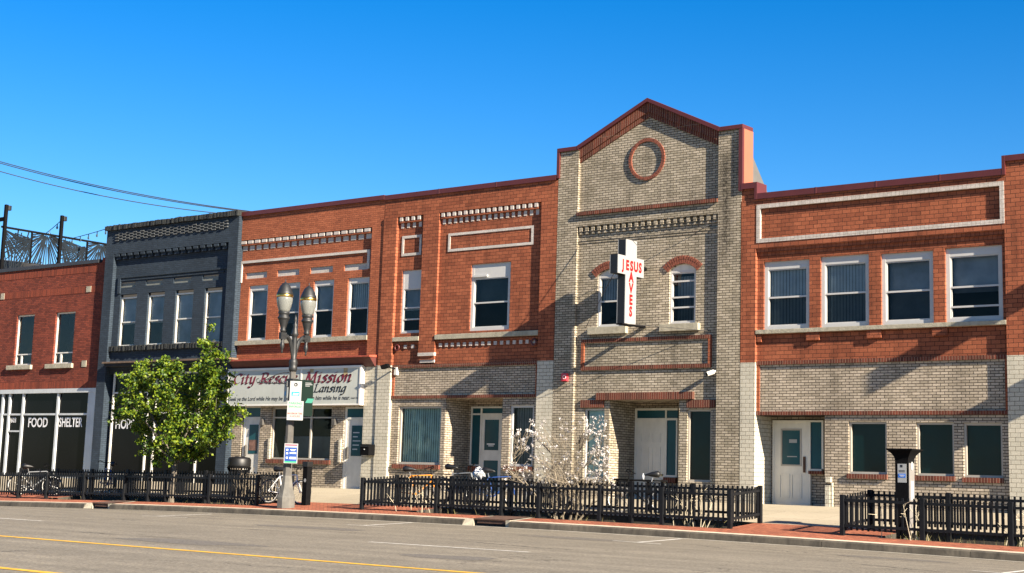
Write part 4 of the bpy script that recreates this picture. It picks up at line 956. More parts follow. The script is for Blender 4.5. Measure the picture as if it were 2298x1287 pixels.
def cross_sign():
    x1 = -22.88; x0 = x1-.262; xc = (x0+x1)/2
    ya, yb, yc, yd = -1.415, -1.045, -.52, -.17; zb, za0, za1, zt = 5.36, 6.665, 7.165, 7.62
    r = thing('cross_sign', (xc, .13, 5.4), 'white cross shaped box sign with red letters JESUS SAVES projecting from the gabled wall', 'sign')
    out = [(yb, zb), (yc, zb), (yc, za0), (yd, za0), (yd, za1), (yc, za1), (yc, zt), (yb, zt), (yb, za1), (ya, za1), (ya, za0), (yb, za0)]
    def pr(xa, xb, sc=0):
        m = MB(); n = len(out); m.v = [(xa, y, z) for y, z in out]+[(xb, y, z) for y, z in out]
        m.f = [tuple(range(n)), tuple(reversed(range(n, 2*n)))]+[(i, (i+1) % n, n+(i+1) % n, n+i) for i in range(n)]; return m
    pr(x0+.02, x1-.02).build('box', MAT['black_plastic'], r)
    pr(x1-.0195, x1).build('face', MAT['cross_white'], r); pr(x0, x0+.0195).build('face', MAT['cross_white'], r)
    q = x1+.004; ym = -.76; hs = .30
    for (ch, yy, wd) in (('J', -1.165, .9), ('E', -.965, .95), ('S', -.765, 1.0), ('U', -.555, .95), ('S', -.35, .95)):
        text(ch, MAT['letter_red'], r, (q, yy, 6.80), (0, 1, 0), (0, 0, 1), .36, bold=.05, xs=.86*wd, align='CENTER')
    for ch, z in (('A', 6.50), ('V', 6.20), ('E', 5.89), ('S', 5.575)):
        text(ch, MAT['letter_red'], r, (q, -.775, z), (0, 1, 0), (0, 0, 1), .36, bold=.05, xs=.84, align='CENTER')
    b = MB(); b.box(xc-.05, xc+.05, yc+.0, .128, zb-.02, zb+.05); b.box(xc-.05, xc+.05, yd, .128, 6.92, 7.0); b.box(xc-.09, xc+.09, .10, .129, zb-.1, zb+.13); b.box(xc-.09, xc+.09, .10, .129, 6.86, 7.06)
    b.box(xc-.1, xc+.1, yb-.06, yc+.05, zb-.035, zb-.002)
    b.build('bracket', MAT['black'], r)
    g = MB()
    for (p, t) in (((xc, yb+.2, zt), P(1603, 505, .13)), ((xc, yb+.1, zb), P(1600, 744, .13)), ((xc, yb+.2, zt), Vector((-24.9, 0, zt+.4))), ((xc, ya+.1, za0+.1), Vector((-24.9, 0, 5.4)))):
        g.ring([p, tuple(t)], .009, 5)
    g.build('guy_wire', MAT['lamp_shaft'], r)
cross_sign()
def fixtures():
    c = P(1267, 847, -.06); o = MB().box(c.x-.10, c.x+.10, -.10, -.002, c.z-.11, c.z+.11, .008)
    o = tag(o.build('fire_alarm', MAT['alarm'], bevel=.012), 'small red fire alarm box on the left pier of the gabled front', 'alarm')
    MB().loop((c.x+.02, -.105, c.z), .05, .014, (0, 1, 0), 14, 5).build('horn', MAT['alarm_pale'], o)
    def cam_(name, u, v, yw, d, label):
        c = P(u, v, yw-.12); t = thing(name, (c.x, yw, c.z), label, 'camera')
        MB().box(c.x-.03, c.x+.03, yw-.10, yw, c.z-.02, c.z+.05).build('mount', MAT['dull_white'], t, bevel=.006)
        a = Vector((c.x, yw-.10, c.z+.02)); e = a+Vector(d)
        MB().ring([a, a.lerp(e, .2), a.lerp(e, .21), e], [.03, .035, .06, .06], 10).build('housing', MAT['dull_white'], t)
        MB().ring([e, e+Vector(d).normalized()*.02], .045, 10).build('lens', MAT['black'], t)
    cam_('security_camera', 1605, 835, .13, (-.14, -.2, -.09), 'white bullet camera under the red framed panel of the gabled front')
    c = P(879, 826, -.12); t = thing('floodlight', (c.x, -.03, c.z), 'dark floodlight on the cream pier left of the green window', 'light')
    MB().ring([(c.x+.05, -.03, c.z-.02), (c.x+.02, -.22, c.z)], .025, 8).build('arm', MAT['black'], t)
    MB().obox((c.x-.10, -.30, c.z+.03), Vector((.11, .035, .035)), Vector((-.02, .08, 0)), Vector((-.02, -.01, .055))).build('head', MAT['black'], t, bevel=.012)
    c = P(891, 834, .08); tag(MB().box(c.x-.06, c.x+.06, .0, .13, c.z-.12, c.z+.12).build('junction_box', MAT['dull_white'], bevel=.01), 'small white junction box beside the floodlight under the brick course', 'box')
    y0 = -.30; xa, xb = X(808, 1010, y0), X(827.5, 1010, y0); za, zb = Z(817, 1022, y0), Z(817, 997, y0)
    mb_ = tag(MB().box(xa, xb, y0, -.002, za, zb).build('mailbox', MAT['black'], bevel=.012), 'black wall mailbox beside the white shop door', 'mailbox')
    MB().box(xa+.02, xb-.02, y0-.012, y0, zb-.09, zb-.03).build('flap', MAT['black_plastic'], mb_); MB().lathe([(.001, 0), (.022, 0), (.022, .02), (.001, .02)], ((xa+xb)/2, y0-.01, (za+zb)/2), 8).build('lock', MAT['sign_white'], mb_)
    # unseen boards added right of the frame to cast diagonal shadows into view
    q1, q2, q3 = P(2298, 640, 0), P(2298, 853, 0), P(2298, 929, 0); kx = .5
    z1_ = q1.z+kx*(-8.6-q1.x); z2_, z3_ = q2.z+kx*(-8.6-q2.x), q3.z+kx*(-8.6-q3.x)
    for i, (za, zb, l) in enumerate(((z1_-.5, z1_, (-8.6-X(1990, 793, .1))/4.7), (z3_, z2_, (-8.6-X(2150, 950, .1))/4.7))):
        t = thing('projecting_sign', (-8.6, .14, za), ['plain dark board sign projecting high from the wall beyond the right edge', 'plain dark board sign projecting low from the wall beyond the right edge'][i], 'sign')
        MB().box(-8.66, -8.54, -l, -.1, za, zb).build('board', MAT['black_plastic'], t, bevel=.01); MB().box(-8.63, -8.57, -.1, .139, zb-.2, zb-.12).box(-8.63, -8.57, -.1, .139, za+.1, za+.18).build('bracket', MAT['black'], t)
fixtures()
# ================================================================== ground
def zk(x): return max(.0, .22-.17*((x+24.5)/17)**2)
def gz(x, y):
    if y >= 0: return GZ
    k = zk(x); return k+(GZ-k)*(y+6.5)/6.5 if y >= -6.5 else k
def rz(x, y):
    k = zk(x)-.145; t = min(1, max(0, (-6.6-y)/7)); return k*(1-t)+.05*t
def sheet(xs, ys, fz, skip=()):
    m = MB()
    for a, b in zip(xs, xs[1:]):
        for c, d in zip(ys, ys[1:]):
            if any(h[0] <= (a+b)/2 <= h[1] and h[2] <= (c+d)/2 <= h[3] for h in skip): continue
            m.quad((a, c, fz(a, c)), (b, c, fz(b, c)), (b, d, fz(b, d)), (a, d, fz(a, d)))
    return m
def frange(a, b, s):
    n = max(1, round((b-a)/s)); return [a+(b-a)*i/n for i in range(n+1)]
PITS = [(-41.2, -31.9), (-26.25, -17.1), (-13.6, -7.0)]
PY0, PY1 = -5.66, -4.25
def asphalt():
    m, nt, b = newmat('asphalt'); g = nt.nodes.new('ShaderNodeNewGeometry'); pos = g.outputs['Position']
    n1 = nz(nt, 26, 4, pos, .75); n2 = nz(nt, .9, 5, pos)
    mp = nt.nodes.new('ShaderNodeMapping'); mp.inputs['Scale'].default_value = (.10, 1.5, 1); nt.links.new(pos, mp.inputs[0]); n3 = nz(nt, 1.0, 5, mp.outputs[0])
    mp2 = nt.nodes.new('ShaderNodeMapping'); mp2.inputs['Scale'].default_value = (4, 14, 1); nt.links.new(pos, mp2.inputs[0]); n4 = nz(nt, 1.0, 4, mp2.outputs[0], .7)
    f = math_(nt, 'MULTIPLY', mrange(nt, n1.outputs[0], .32, .68, .50, 1.5), mrange(nt, n2.outputs[0], .3, .7, .88, 1.1))
    f = math_(nt, 'MULTIPLY', f, mrange(nt, n3.outputs[0], .32, .68, .80, 1.12)); f = math_(nt, 'MULTIPLY', f, mrange(nt, n4.outputs[0], .3, .7, .88, 1.10))
    # fine cracks
    vo = nt.nodes.new('ShaderNodeTexVoronoi'); vo.feature = 'DISTANCE_TO_EDGE'; vo.inputs['Scale'].default_value = .22
    dis = nz(nt, 1.4, 4, pos); vv = nt.nodes.new('ShaderNodeVectorMath'); vv.operation = 'ADD'; sc = nt.nodes.new('ShaderNodeVectorMath'); sc.operation = 'SCALE'; sc.inputs['Scale'].default_value = 1.2
    nt.links.new(dis.outputs['Color'], sc.inputs[0]); nt.links.new(pos, vv.inputs[0]); nt.links.new(sc.outputs[0], vv.inputs[1]); nt.links.new(vv.outputs[0], vo.inputs['Vector'])
    br = mrange(nt, nz(nt, .5, 2, pos).outputs[0], .45, .55, 0, 1)
    cr = math_(nt, 'MULTIPLY', mrange(nt, vo.outputs['Distance'], 0, .006, 1, 0), br); f = math_(nt, 'MULTIPLY', f, math_(nt, 'SUBTRACT', 1, math_(nt, 'MULTIPLY', cr, .6)))
    v = nt.nodes.new('ShaderNodeVectorMath'); v.operation = 'SCALE'; v.inputs[0].default_value = (.182, .158, .118); nt.links.new(f, v.inputs['Scale']); nt.links.new(v.outputs[0], b.inputs['Base Color'])
    b.inputs['Roughness'].default_value = .88; b.inputs['Specular IOR Level'].default_value = .3
    bn = nt.nodes.new('ShaderNodeBump'); bn.inputs['Strength'].default_value = .5; bn.inputs['Distance'].default_value = .01; nt.links.new(n1.outputs[0], bn.inputs['Height']); nt.links.new(bn.outputs[0], b.inputs['Normal'])
    return m
MAT['asphalt'] = asphalt()
def flat_brick(name, c1, c2, mo, w, h, ms, ang, bump=.4, stain=.2):
    m = brick(name, c1, c2, mo, w, h, ms, stain, bump=bump); nt = m.node_tree
    t = [n for n in nt.nodes if n.type == 'TEX_BRICK'][0]; g = [n for n in nt.nodes if n.type == 'NEW_GEOMETRY'][0]
    mp = nt.nodes.new('ShaderNodeMapping'); mp.inputs['Rotation'].default_value = (0, 0, ang); nt.links.new(g.outputs['Position'], mp.inputs[0]); nt.links.new(mp.outputs[0], t.inputs['Vector'])
    return m
MAT['pavers'] = flat_brick('red_clay_pavers', (.34, .115, .060), (.24, .075, .042), (.12, .055, .035), .2, .1, .008, math.radians(45))
MAT['walk'] = flat_brick('pavement_concrete', (.36, .31, .225), (.33, .285, .205), (.12, .10, .07), 1.55, 1.55, .012, 0, .2, .14)
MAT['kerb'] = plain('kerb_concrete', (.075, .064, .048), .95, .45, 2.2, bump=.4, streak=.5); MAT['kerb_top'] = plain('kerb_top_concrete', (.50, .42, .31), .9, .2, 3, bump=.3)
MAT['ground'] = plain('far_ground', (.16, .14, .11), .95, .2, .2)
MAT['line_white'] = plain('road_line_white', (.56, .53, .47), .8, .35, 9)
MAT['line_yellow'] = plain('road_line_yellow', (.62, .34, .012), .8, .25, 7)
big = MB().quad((-1500, -1500, -.30), (1500, -1500, -.30), (1500, 1500, -.30), (-1500, 1500, -.30)).build('ground', MAT['ground'], recalc=False); tag(big, kind='structure')
XS = [-300, -150, -90] + frange(-70, 20, 1.5) + [40, 150, 300]
tag(sheet(XS, [-300, -120, -60, -30, -20, -16] + frange(-13.6, -6.6, .7), rz).build('road', MAT['asphalt'], recalc=False), kind='structure')
walk = sorted(set([-300, -90] + frange(-70, 20, 1.5) + [p for q in PITS for p in q] + [-43.0, -27.9, -16.9, -14.45, 300]))
skip = [(a, b, PY0, PY1) for a, b in PITS]
tag(sheet(walk, [PY1, -2.8, -1.4, 0, 2], gz, skip).build('pavement', MAT['walk'], recalc=False), kind='structure')
tag(sheet(walk, [-6.34, -5.66, PY1], gz, skip).build('paver_strip', MAT['pavers'], recalc=False), kind='structure')
# inlets: covered slots through the kerb
INL = [(-37.75, -36.95), (-23.35, -22.35)]
kb = MB(); kt = MB(); xs = [-120] + frange(-60, 10, 3.05) + [60]
cuts = sorted(xs + [q for i in INL for q in (i[0]-.25, i[1]+.12)])
for a, b in zip(cuts, cuts[1:]):
    if any(i[0]-.3 < (a+b)/2 < i[1]+.15 for i in INL): continue
    n = max(1, int((b-a)/1.5))
    for k in range(n):
        p, q = a+(b-a)*k/n+(.012 if k == 0 else 0), a+(b-a)*(k+1)/n
        za, zb = gz(p, -6.34), gz(q, -6.34); ra, rb = za-.22, zb-.22
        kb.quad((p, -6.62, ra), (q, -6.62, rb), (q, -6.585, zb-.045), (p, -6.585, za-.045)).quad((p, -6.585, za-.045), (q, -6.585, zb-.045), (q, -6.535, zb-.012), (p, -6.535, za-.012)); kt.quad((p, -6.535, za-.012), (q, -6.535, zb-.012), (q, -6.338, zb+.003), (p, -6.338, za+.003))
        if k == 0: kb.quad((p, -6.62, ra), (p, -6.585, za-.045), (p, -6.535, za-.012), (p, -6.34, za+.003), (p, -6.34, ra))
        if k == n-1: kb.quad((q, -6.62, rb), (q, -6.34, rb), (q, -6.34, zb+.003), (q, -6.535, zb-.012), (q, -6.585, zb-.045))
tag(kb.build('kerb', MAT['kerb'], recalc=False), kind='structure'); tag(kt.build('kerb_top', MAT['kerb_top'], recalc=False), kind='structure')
# gutter pan: a pale concrete strip along the kerb
gm = MB()
for a, b in zip(frange(-70, 20, 1.5), frange(-70, 20, 1.5)[1:]): gm.quad((a, -6.98, rz(a, -6.98)+.004), (b, -6.98, rz(b, -6.98)+.004), (b, -6.62, rz(b, -6.62)+.004), (a, -6.62, rz(a, -6.62)+.004))
tag(gm.build('gutter', MAT['gutter'] if 'gutter' in MAT else plain('gutter_concrete', (.26, .235, .185), .9, .3, 4, bump=.3), recalc=False), kind='structure')
for i, (a, b) in enumerate(INL):
    z = gz((a+b)/2, -6.4); t = thing('drain_inlet', ((a+b)/2, -6.4, z), ['rusty steel drain cover across the paver strip beneath the green tree', 'rusty steel drain cover across the paver strip beneath the fence gap, left of the magnolia'][i], 'drain', 'kerb drain inlets')
    MB().quad((a, -6.50, z+.018), (b, -6.50, z+.018), (b, PY0+.05, gz(b, PY0)+.018), (a, PY0+.05, gz(a, PY0)+.018)).quad((a, -6.50, z-.01), (b, -6.50, z-.01), (b, -6.50, z+.018), (a, -6.50, z+.018)).build('cover', MAT['rusty'], t, recalc=False)
    MB().box(a, b, -6.45, -6.35, z-.3, z-.01).build('slot', MAT['dark'], t)
    MB().box(a+.1, b-.06, -6.478, -6.45, z-.09, z-.012).build('lip', MAT['rusty'], t)
    m = MB(); m.prism([(a-.25, z-.22), (a, z-.22), (a, z+.004), (a-.25, z+.004)], -6.5, -6.345).quad((a-.25, -6.62, z-.16), (a+.03, -6.56, z-.17), (a, -6.5, z+.0), (a-.25, -6.5, z+.0)).prism([(b, z-.22), (b+.12, z-.22), (b+.12, z+.004), (b, z+.004)], -6.55, -6.345)
    m.quad((a-.14, -6.34, z+.008), (a, -6.34, z+.008), (a, PY0+.02, gz(a, PY0)+.008), (a-.14, PY0+.02, gz(a, PY0)+.008)).quad((b, -6.34, z+.008), (b+.12, -6.34, z+.008), (b+.12, PY0+.02, gz(b, PY0)+.008), (b, PY0+.02, gz(b, PY0)+.008))
    each(m, 'surround', MAT['pale_concrete'], t)
# planter pits
pm = MB(); sm = MB()
for (a, b) in PITS:
    n = int((b-a)/.7)
    for k in range(n):
        p, q = a+(b-a)*k/n, a+(b-a)*(k+1)/n
        for y in (PY0, PY1): pm.quad((p, y, gz(p, y)-.4), (q, y, gz(q, y)-.4), (q, y, gz(q, y)+.002), (p, y, gz(p, y)+.002))
        for j in range(3):
            y0, y1 = PY0+(PY1-PY0)*j/3, PY0+(PY1-PY0)*(j+1)/3
            f = lambda x, y: gz(x, PY0)-.14+.04*math.sin(x*5.1+y*7)
            sm.quad((p, y0, f(p, y0)), (q, y0, f(q, y0)), (q, y1, f(q, y1)), (p, y1, f(p, y1)))
    for x in (a, b): pm.quad((x, PY0, gz(x, PY0)-.4), (x, PY1, gz(x, PY0)-.4), (x, PY1, gz(x, PY1)), (x, PY0, gz(x, PY0)))
    for y, s in ((PY0, 1), (PY1, -1)):
        xs_ = frange(a, b, .9)
        for p, q in zip(xs_, xs_[1:]): pm.quad((p, y, gz(p, y)+.006), (q, y, gz(q, y)+.006), (q, y+.05*s, gz(q, y)+.006), (p, y+.05*s, gz(p, y)+.006))
tag(pm.build('planter_edge', MAT['dark_concrete'], recalc=False), kind='structure'); tag(sm.build('planter_soil', MAT['soil'], recalc=False), kind='structure')
# road markings
def mark(name, p, q, wd, mat, n=12, worn=0):
    p, q = Vector((*p, 0)), Vector((*q, 0)); d = (q-p).normalized(); s = Vector((-d.y, d.x, 0))*wd/2; m = MB(); r = random.Random(int(p.x*100))
    for i in range(n):
        a, b = p.lerp(q, i/n), p.lerp(q, (i+1)/n); j = lambda: r.uniform(-.006, .006)
        c = [a-s, b-s, b+s, a+s]; m.quad(*[(v.x, v.y+j(), rz(v.x, v.y)+.0045) for v in c])
    o = m.build(name, MAT[mat], recalc=False); tag(o, kind='structure'); return o
mark('yellow_line', (-75, -20.88), (-10.5, -20.80), .17, 'line_yellow', 90)
mark('yellow_line', (-40, -25.25), (8, -25.15), .16, 'line_yellow', 50)
mark('lane_line', (-17.9, -15.82), (-14.6, -15.77), .11, 'line_white')
mark('lane_line', (-30.0, -16.1), (-26.6, -16.05), .11, 'line_white')
for (a, b, c, d) in (((780, 1178.5), (862, 1183), (815, 1180.5), (925, 1175)), ((2182, 1277.5), (2275, 1286), (2250, 1284), (2330, 1267)), ((1376, 1212.5), (1484, 1219.5), (1430, 1216), (1528, 1208.5)), ((318, 1157.5), (420, 1162), (352, 1158.5), (475, 1153.5))):
    def g0(q):
        dd = ray(*q); t = (.06-CAM.z)/dd.z; v = CAM+dd*t; return (v.x, v.y)
    mark('parking_line', g0(a), g0(b), .09, 'line_white', 6); mark('parking_line', g0(c), g0(d), .09, 'line_white', 6)
# ================================================================== fences round the planters
def fence(label, runs, h=.80):
    """runs: list of lists of (x, y) post positions; posts shared at corners"""
    x0, y0 = runs[0][0]; root = thing('metal_fence', (x0, y0, gz(x0, y0)), label, 'fence', 'black planter fences'); done = set()
    for run in runs:
        rail = MB(); pk = MB()
        for (x, y) in run:
            k = (round(x, 2), round(y, 2))
            if k in done: continue
            done.add(k); z = gz(x, y); MB().box(x-.044, x+.044, y-.044, y+.044, z-.3, z+h+.02).build('post', MAT['fence'], root, bevel=.006)
        for (a, b) in zip(run, run[1:]):
            A, B = Vector((*a, gz(*a))), Vector((*b, gz(*b))); d = B-A; L = Vector((d.x, d.y, 0)).length; t = Vector((d.x, d.y, 0))/L; s = Vector((-t.y, t.x, 0))
            for hz in (.20, .71):
                rail.obox((A+B)/2+Vector((0, 0, hz)), d/2-d.normalized()*.038, s*.018, Vector((0, 0, .028)))
            n = round(L/.122)
            for i in range(n):
                f = (i+.5)/n; c = A.lerp(B, f); j = rnd.uniform(-.004, .004)
                pk.obox(c+Vector((0, 0, .455+j))+s*.026, t*.021, s*.010, Vector((0, 0, .345)))
        rail.build('rail', MAT['fence'], root); pk.build('picket_panel', MAT['fence'], root)
    return root
YF, YR = -5.60, -4.30
fence('black metal picket fence round the planter with the green tree', [[(-44.6, YF), (-42.75, YF), (-41.28, YF), (-39.4, YF), (-37.48, YF), (-36.38, YF), (-33.72, YF), (-31.77, YF)], [(-31.77, YF), (-31.77, YR)], [(-31.77, YR), (-33.6, YR), (-35.4, YR), (-37.2, YR), (-39.0, YR), (-40.8, YR), (-42.6, YR), (-44.6, YR)]])
fence('long black metal picket fence round the planter with the magnolia', [[(-27.82, YF), (-25.3, YF), (-23.24, YF), (-22.13, YF), (-20.39, YF), (-18.71, YF), (-16.99, YF)], [(-16.99, YF), (-16.99, YR)], [(-16.99, YR), (-18.71, YR), (-20.39, YR), (-22.13, YR), (-24.0, YR), (-25.9, YR), (-27.82, YR)], [(-27.82, YR), (-27.82, YF)]])
fence('black metal picket fence round the planter behind the pay station at the right edge', [[(-14.37, YF), (-12.65, YF), (-10.88, YF), (-9.1, YF), (-7.3, YF)], [(-14.37, YF), (-14.37, YR)], [(-14.37, YR), (-12.65, YR), (-10.88, YR), (-9.1, YR), (-7.3, YR)]])
# ================================================================== street lamp with its signs
def sq_loft(m, c, prof, ang=0, n=8):
    return m.ring([(c[0], c[1], c[2]+z) for r, z in prof], [r for r, z in prof], n)
LX, LY = -30.3, -5.9; LZ = gz(LX, LY)
def lamp():
    t = thing('street_lamp', (LX, LY, LZ), 'dark grey cast iron street lamp with two acorn globes', 'street lamp'); c = (LX, LY, LZ)
    k = 1/math.cos(math.pi/8)
    sq_loft(MB(), c, [(.25, -.02), (.25, .27), (.235, .32)]).build('plinth', MAT['lamp_base'], t, bevel=.006)
    sq_loft(MB(), c, [(.235, .32), (.205, .42), (.165, .58), (.14, .72), (.128, .84)]).build('base', MAT['lamp_base'], t)
    sq_loft(MB(), c, [(.125, .84), (.092, 3.62)]).build('shaft', MAT['lamp_shaft'], t)
    MB().lathe([(.09, 3.60), (.115, 3.66), (.115, 3.74), (.10, 3.78), (.125, 3.84), (.10, 3.92), (.075, 3.96), (.082, 4.10), (.07, 4.5), (.08, 4.56), (.11, 4.60), (.09, 4.66), (.075, 4.74), (.055, 4.80), (.07, 4.86), (.03, 4.93), (.045, 4.98), (.035, 5.05), (.003, 5.16)], c, 16).build('capital', MAT['lamp_metal'], t, smooth=True)
    for s in (-1, 1):
        y = LY+s*.44
        m = MB(); pts = [(LX, LY+s*f, LZ+z) for f, z in ((.03, 3.95), (.09, 4.22), (.16, 4.42), (.27, 4.52), (.44, 4.52))]
        m.ring(pts, [.05, .05, .055, .06, .06], 8); m.box(LX-.05, LX+.05, y-.10, y+.10, LZ+4.44, LZ+4.62)
        m.loop((LX, LY+s*.30, LZ+4.52), .05, .02, (1, 0, 0), 14, 5)
        m.build('arm', MAT['lamp_metal'], t)
        MB().lathe([(.0, 4.06), (.03, 4.09), (.02, 4.13), (.03, 4.16), (.062, 4.27), (.045, 4.36), (.03, 4.38), (.055, 4.44)], (LX, y, LZ), 12).build('pendant', MAT['lamp_metal'], t, smooth=True)
        MB().lathe([(.05, 4.62), (.075, 4.64), (.085, 4.68), (.07, 4.72), (.095, 4.80), (.13, 4.93), (.14, 4.97), (.165, 4.99), (.165, 5.03), (.135, 5.06), (.13, 5.10), (.16, 5.13), (.155, 5.17)], (LX, y, LZ), 16).build('holder', MAT['lamp_metal'], t, smooth=True)
        g = MB().lathe([(.13, 5.16), (.155, 5.23), (.19, 5.34), (.213, 5.45), (.217, 5.53), (.21, 5.58)], (LX, y, LZ), 20).build('globe', MAT['globe'], t, smooth=True)
        MB().lathe([(.218, 5.565), (.226, 5.58), (.226, 5.63), (.215, 5.645)], (LX, y, LZ), 20).build('band', MAT['brass'], g, smooth=True)
        MB().lathe([(.215, 5.635), (.222, 5.66), (.20, 5.72), (.165, 5.80), (.13, 5.88), (.09, 5.93), (.05, 5.96), (.012, 5.98), (.012, 6.03), (.001, 6.08)], (LX, y, LZ), 18).build('cap', MAT['lamp_metal'], t, smooth=True)
    # scroll bracket
    m = MB(); zb = LZ+3.30
    m.box(LX-.13, LX+.13, LY-.11, LY+.11, zb-.11, zb+.11)
    for s, L in ((-1, 1.0), (1, .35)):
        d = Vector((.80, .6, 0)); b = Vector((LX, LY, zb-.02)); 
        m.ring([b+d*s*.1, b+d*s*L*.95], .016, 5)
        if s < 0: m.ring([b+d*s*(.1+.75*q/8)+Vector((0, 0, .30*math.cos(q/8*math.pi/2))) for q in range(9)], .013, 5)
        for q, rr in ((.35, .06), (.62, .045), (.92, .05)): m.loop(b+d*s*L*q+Vector((0, 0, .06)), rr, .012, (-.6, .80, 0), 14, 5, .3, 5.6)
    m.build('scroll_bracket', MAT['lamp_metal'], t)
def glb():
    m, nt, b = newmat('frosted_globe'); b.inputs['Base Color'].default_value = (.15, .155, .145, 1); b.inputs['Roughness'].default_value = .22
    b.inputs['Subsurface Weight'].default_value = .3; b.inputs['Subsurface Radius'].default_value = (.1, .1, .1)
    w_ = nt.nodes.new('ShaderNodeNewGeometry'); n = nz(nt, 3, 3, w_.outputs['Position']); r = mrange(nt, n.outputs[0], .3, .7, .18, .3); nt.links.new(r, b.inputs['Roughness']); return m
MAT['globe'] = glb()
lamp()
MAT['sign_grey'] = plain('sign_mid_grey', (.20, .21, .21), .6, .05, 3); MAT['sign_pale'] = plain('sign_pale_grey', (.5, .52, .52), .6, .05, 3); MAT['sign_maroon'] = plain('sign_maroon', (.25, .05, .09), .5, .05, 3)
def plate(name, label, cat, c, ang, wd, ht, mat, bars, grp=None, th=.008):
    """flat sign plate centred at c, its normal turned ang degrees from -y towards +x; bars: (u0,u1,v0,v1,material,partname)"""
    a = math.radians(ang); n = Vector((math.sin(a), -math.cos(a), 0)); r = Vector((math.cos(a), math.sin(a), 0)); u = Vector((0, 0, 1)); c = Vector(c)
    o = tag(MB().obox(c, r*wd/2, n*th/2, u*ht/2).build(name, MAT[mat], bevel=.003), label, cat, grp)
    by = {}
    for (u0, u1, v0, v1, mt, pn) in bars:
        by.setdefault((mt, pn), MB()).obox(c+r*((u0+u1)/2-.5)*wd+u*((v0+v1)/2-.5)*ht+n*(th/2+.0015), r*(u1-u0)*wd/2, n*.001, u*(v1-v0)*ht/2)
    for (mt, pn), m in by.items(): m.build(pn, MAT[mt], o)
    return o, c+n*(th/2+.004), r, u, n
fw = Vector((.62, -.78, 0))
def at(u, v, off=.17): return P(u, v, LY-off*.78)
c = at(663.5, 878); o, cc, r, u, n = plate('parking_sign', 'small white sign with a blue block, uppermost on the lamp post', 'sign', c, 38, .31, .53, 'sign_white', [(.16, .84, .26, .46, 'light_blue', 'block'), (.3, .7, .58, .60, 'sign_pale', 'lettering'), (.2, .8, .64, .66, 'sign_pale', 'lettering')])
MB().loop(cc+u*.17, .035, .012, n, 14, 5).build('emblem', MAT['letter_black'], o)
MB().obox(cc-r*.04-u*.073, r*.012, n*.001, u*.02).obox(cc+r*.035-u*.073, r*.05, n*.001, u*.008).obox(cc-u*.10, r*.07, n*.001, u*.008).build('lettering', MAT['letter_white'], o)
c = at(662.3, 922); o, cc, r, u, n = plate('parking_sign', 'white parking sign with green writing above and red writing below, on the lamp post', 'sign', c, 38, .43, .51, 'sign_white', [(.1, .9, .515, .525, 'sign_pale', 'line')])
text('PARKING', MAT['sign_green'], o, cc+u*.165, r, u, .085, align='CENTER', bold=.01); text('ENFORCED', MAT['sign_green'], o, cc+u*.08, r, u, .075, align='CENTER', bold=.01, xs=.9)
text('MAXIMUM TIME', MAT['sign_red'], o, cc-u*.10, r, u, .07, align='CENTER', bold=.01, xs=.8); text('4 HOURS', MAT['sign_red'], o, cc-u*.175, r, u, .075, align='CENTER', bold=.01, xs=.9)
c = at(652.8, 1018, .2); o, cc, r, u, n = plate('notice_sign', 'small dark blue notice with white border, lowest on the lamp post', 'sign', c, 38, .36, .52, 'sign_white', [(.06, .94, .10, .80, 'blue', 'panel'), (.06, .94, .03, .10, 'sign_green', 'strip'), (.06, .94, .89, .95, 'sign_maroon', 'strip')])
m = MB()
for k, (a, b, v) in enumerate(((-.02, .13, .10), (.0, .10, .075), (-.03, .14, .02), (-.03, .14, 0), (-.03, .14, -.10), (-.03, .14, -.12), (-.03, .14, -.14))): m.obox(cc+r*(a+b)/2+u*v, r*(b-a)/2, n*.001, u*.007)
for v in (.09, -.0, -.115): m.obox(cc-r*.10+u*v, r*.025, n*.001, u*.022)
each(m, 'lettering', MAT['letter_white'], o)
c = P(643.5, 879, LY-.05)+Vector((-.05, 0, 0)); plate('parking_sign', 'white sign seen nearly edge on, left of the lamp post', 'sign', c, -31, .31, .55, 'sign_white', [(.25, .75, .3, .5, 'light_blue', 'block')])
c = P(683, 893, LY+.05); o, cc, r, u, n = plate('green_banner', 'dark green banner with a teal flash behind the white parking signs', 'banner', c+Vector((-.12, .1, 0)), 50, .48, .96, 'banner', [])
m = MB(); k = len(m.v); a_ = [(-.07, -.18), (.21, -.18), (.37, .0), (.07, .0)]
a_ = [(.04, .0), (.22, .0), (.27, .12), (.10, .12)]
m.quad(*[tuple(cc+r*x+u*(z-.13)) for x, z in a_]).build('flash', MAT['teal'], o, recalc=False)
m = MB()
for z, w_ in ((.40, .16), (.36, .19), (.32, .12)): m.obox(cc+r*(.12+w_/2-.1)+u*z, r*w_/2, n*.001, u*.009)
each(m, 'lettering', MAT['sign_grey'], o)
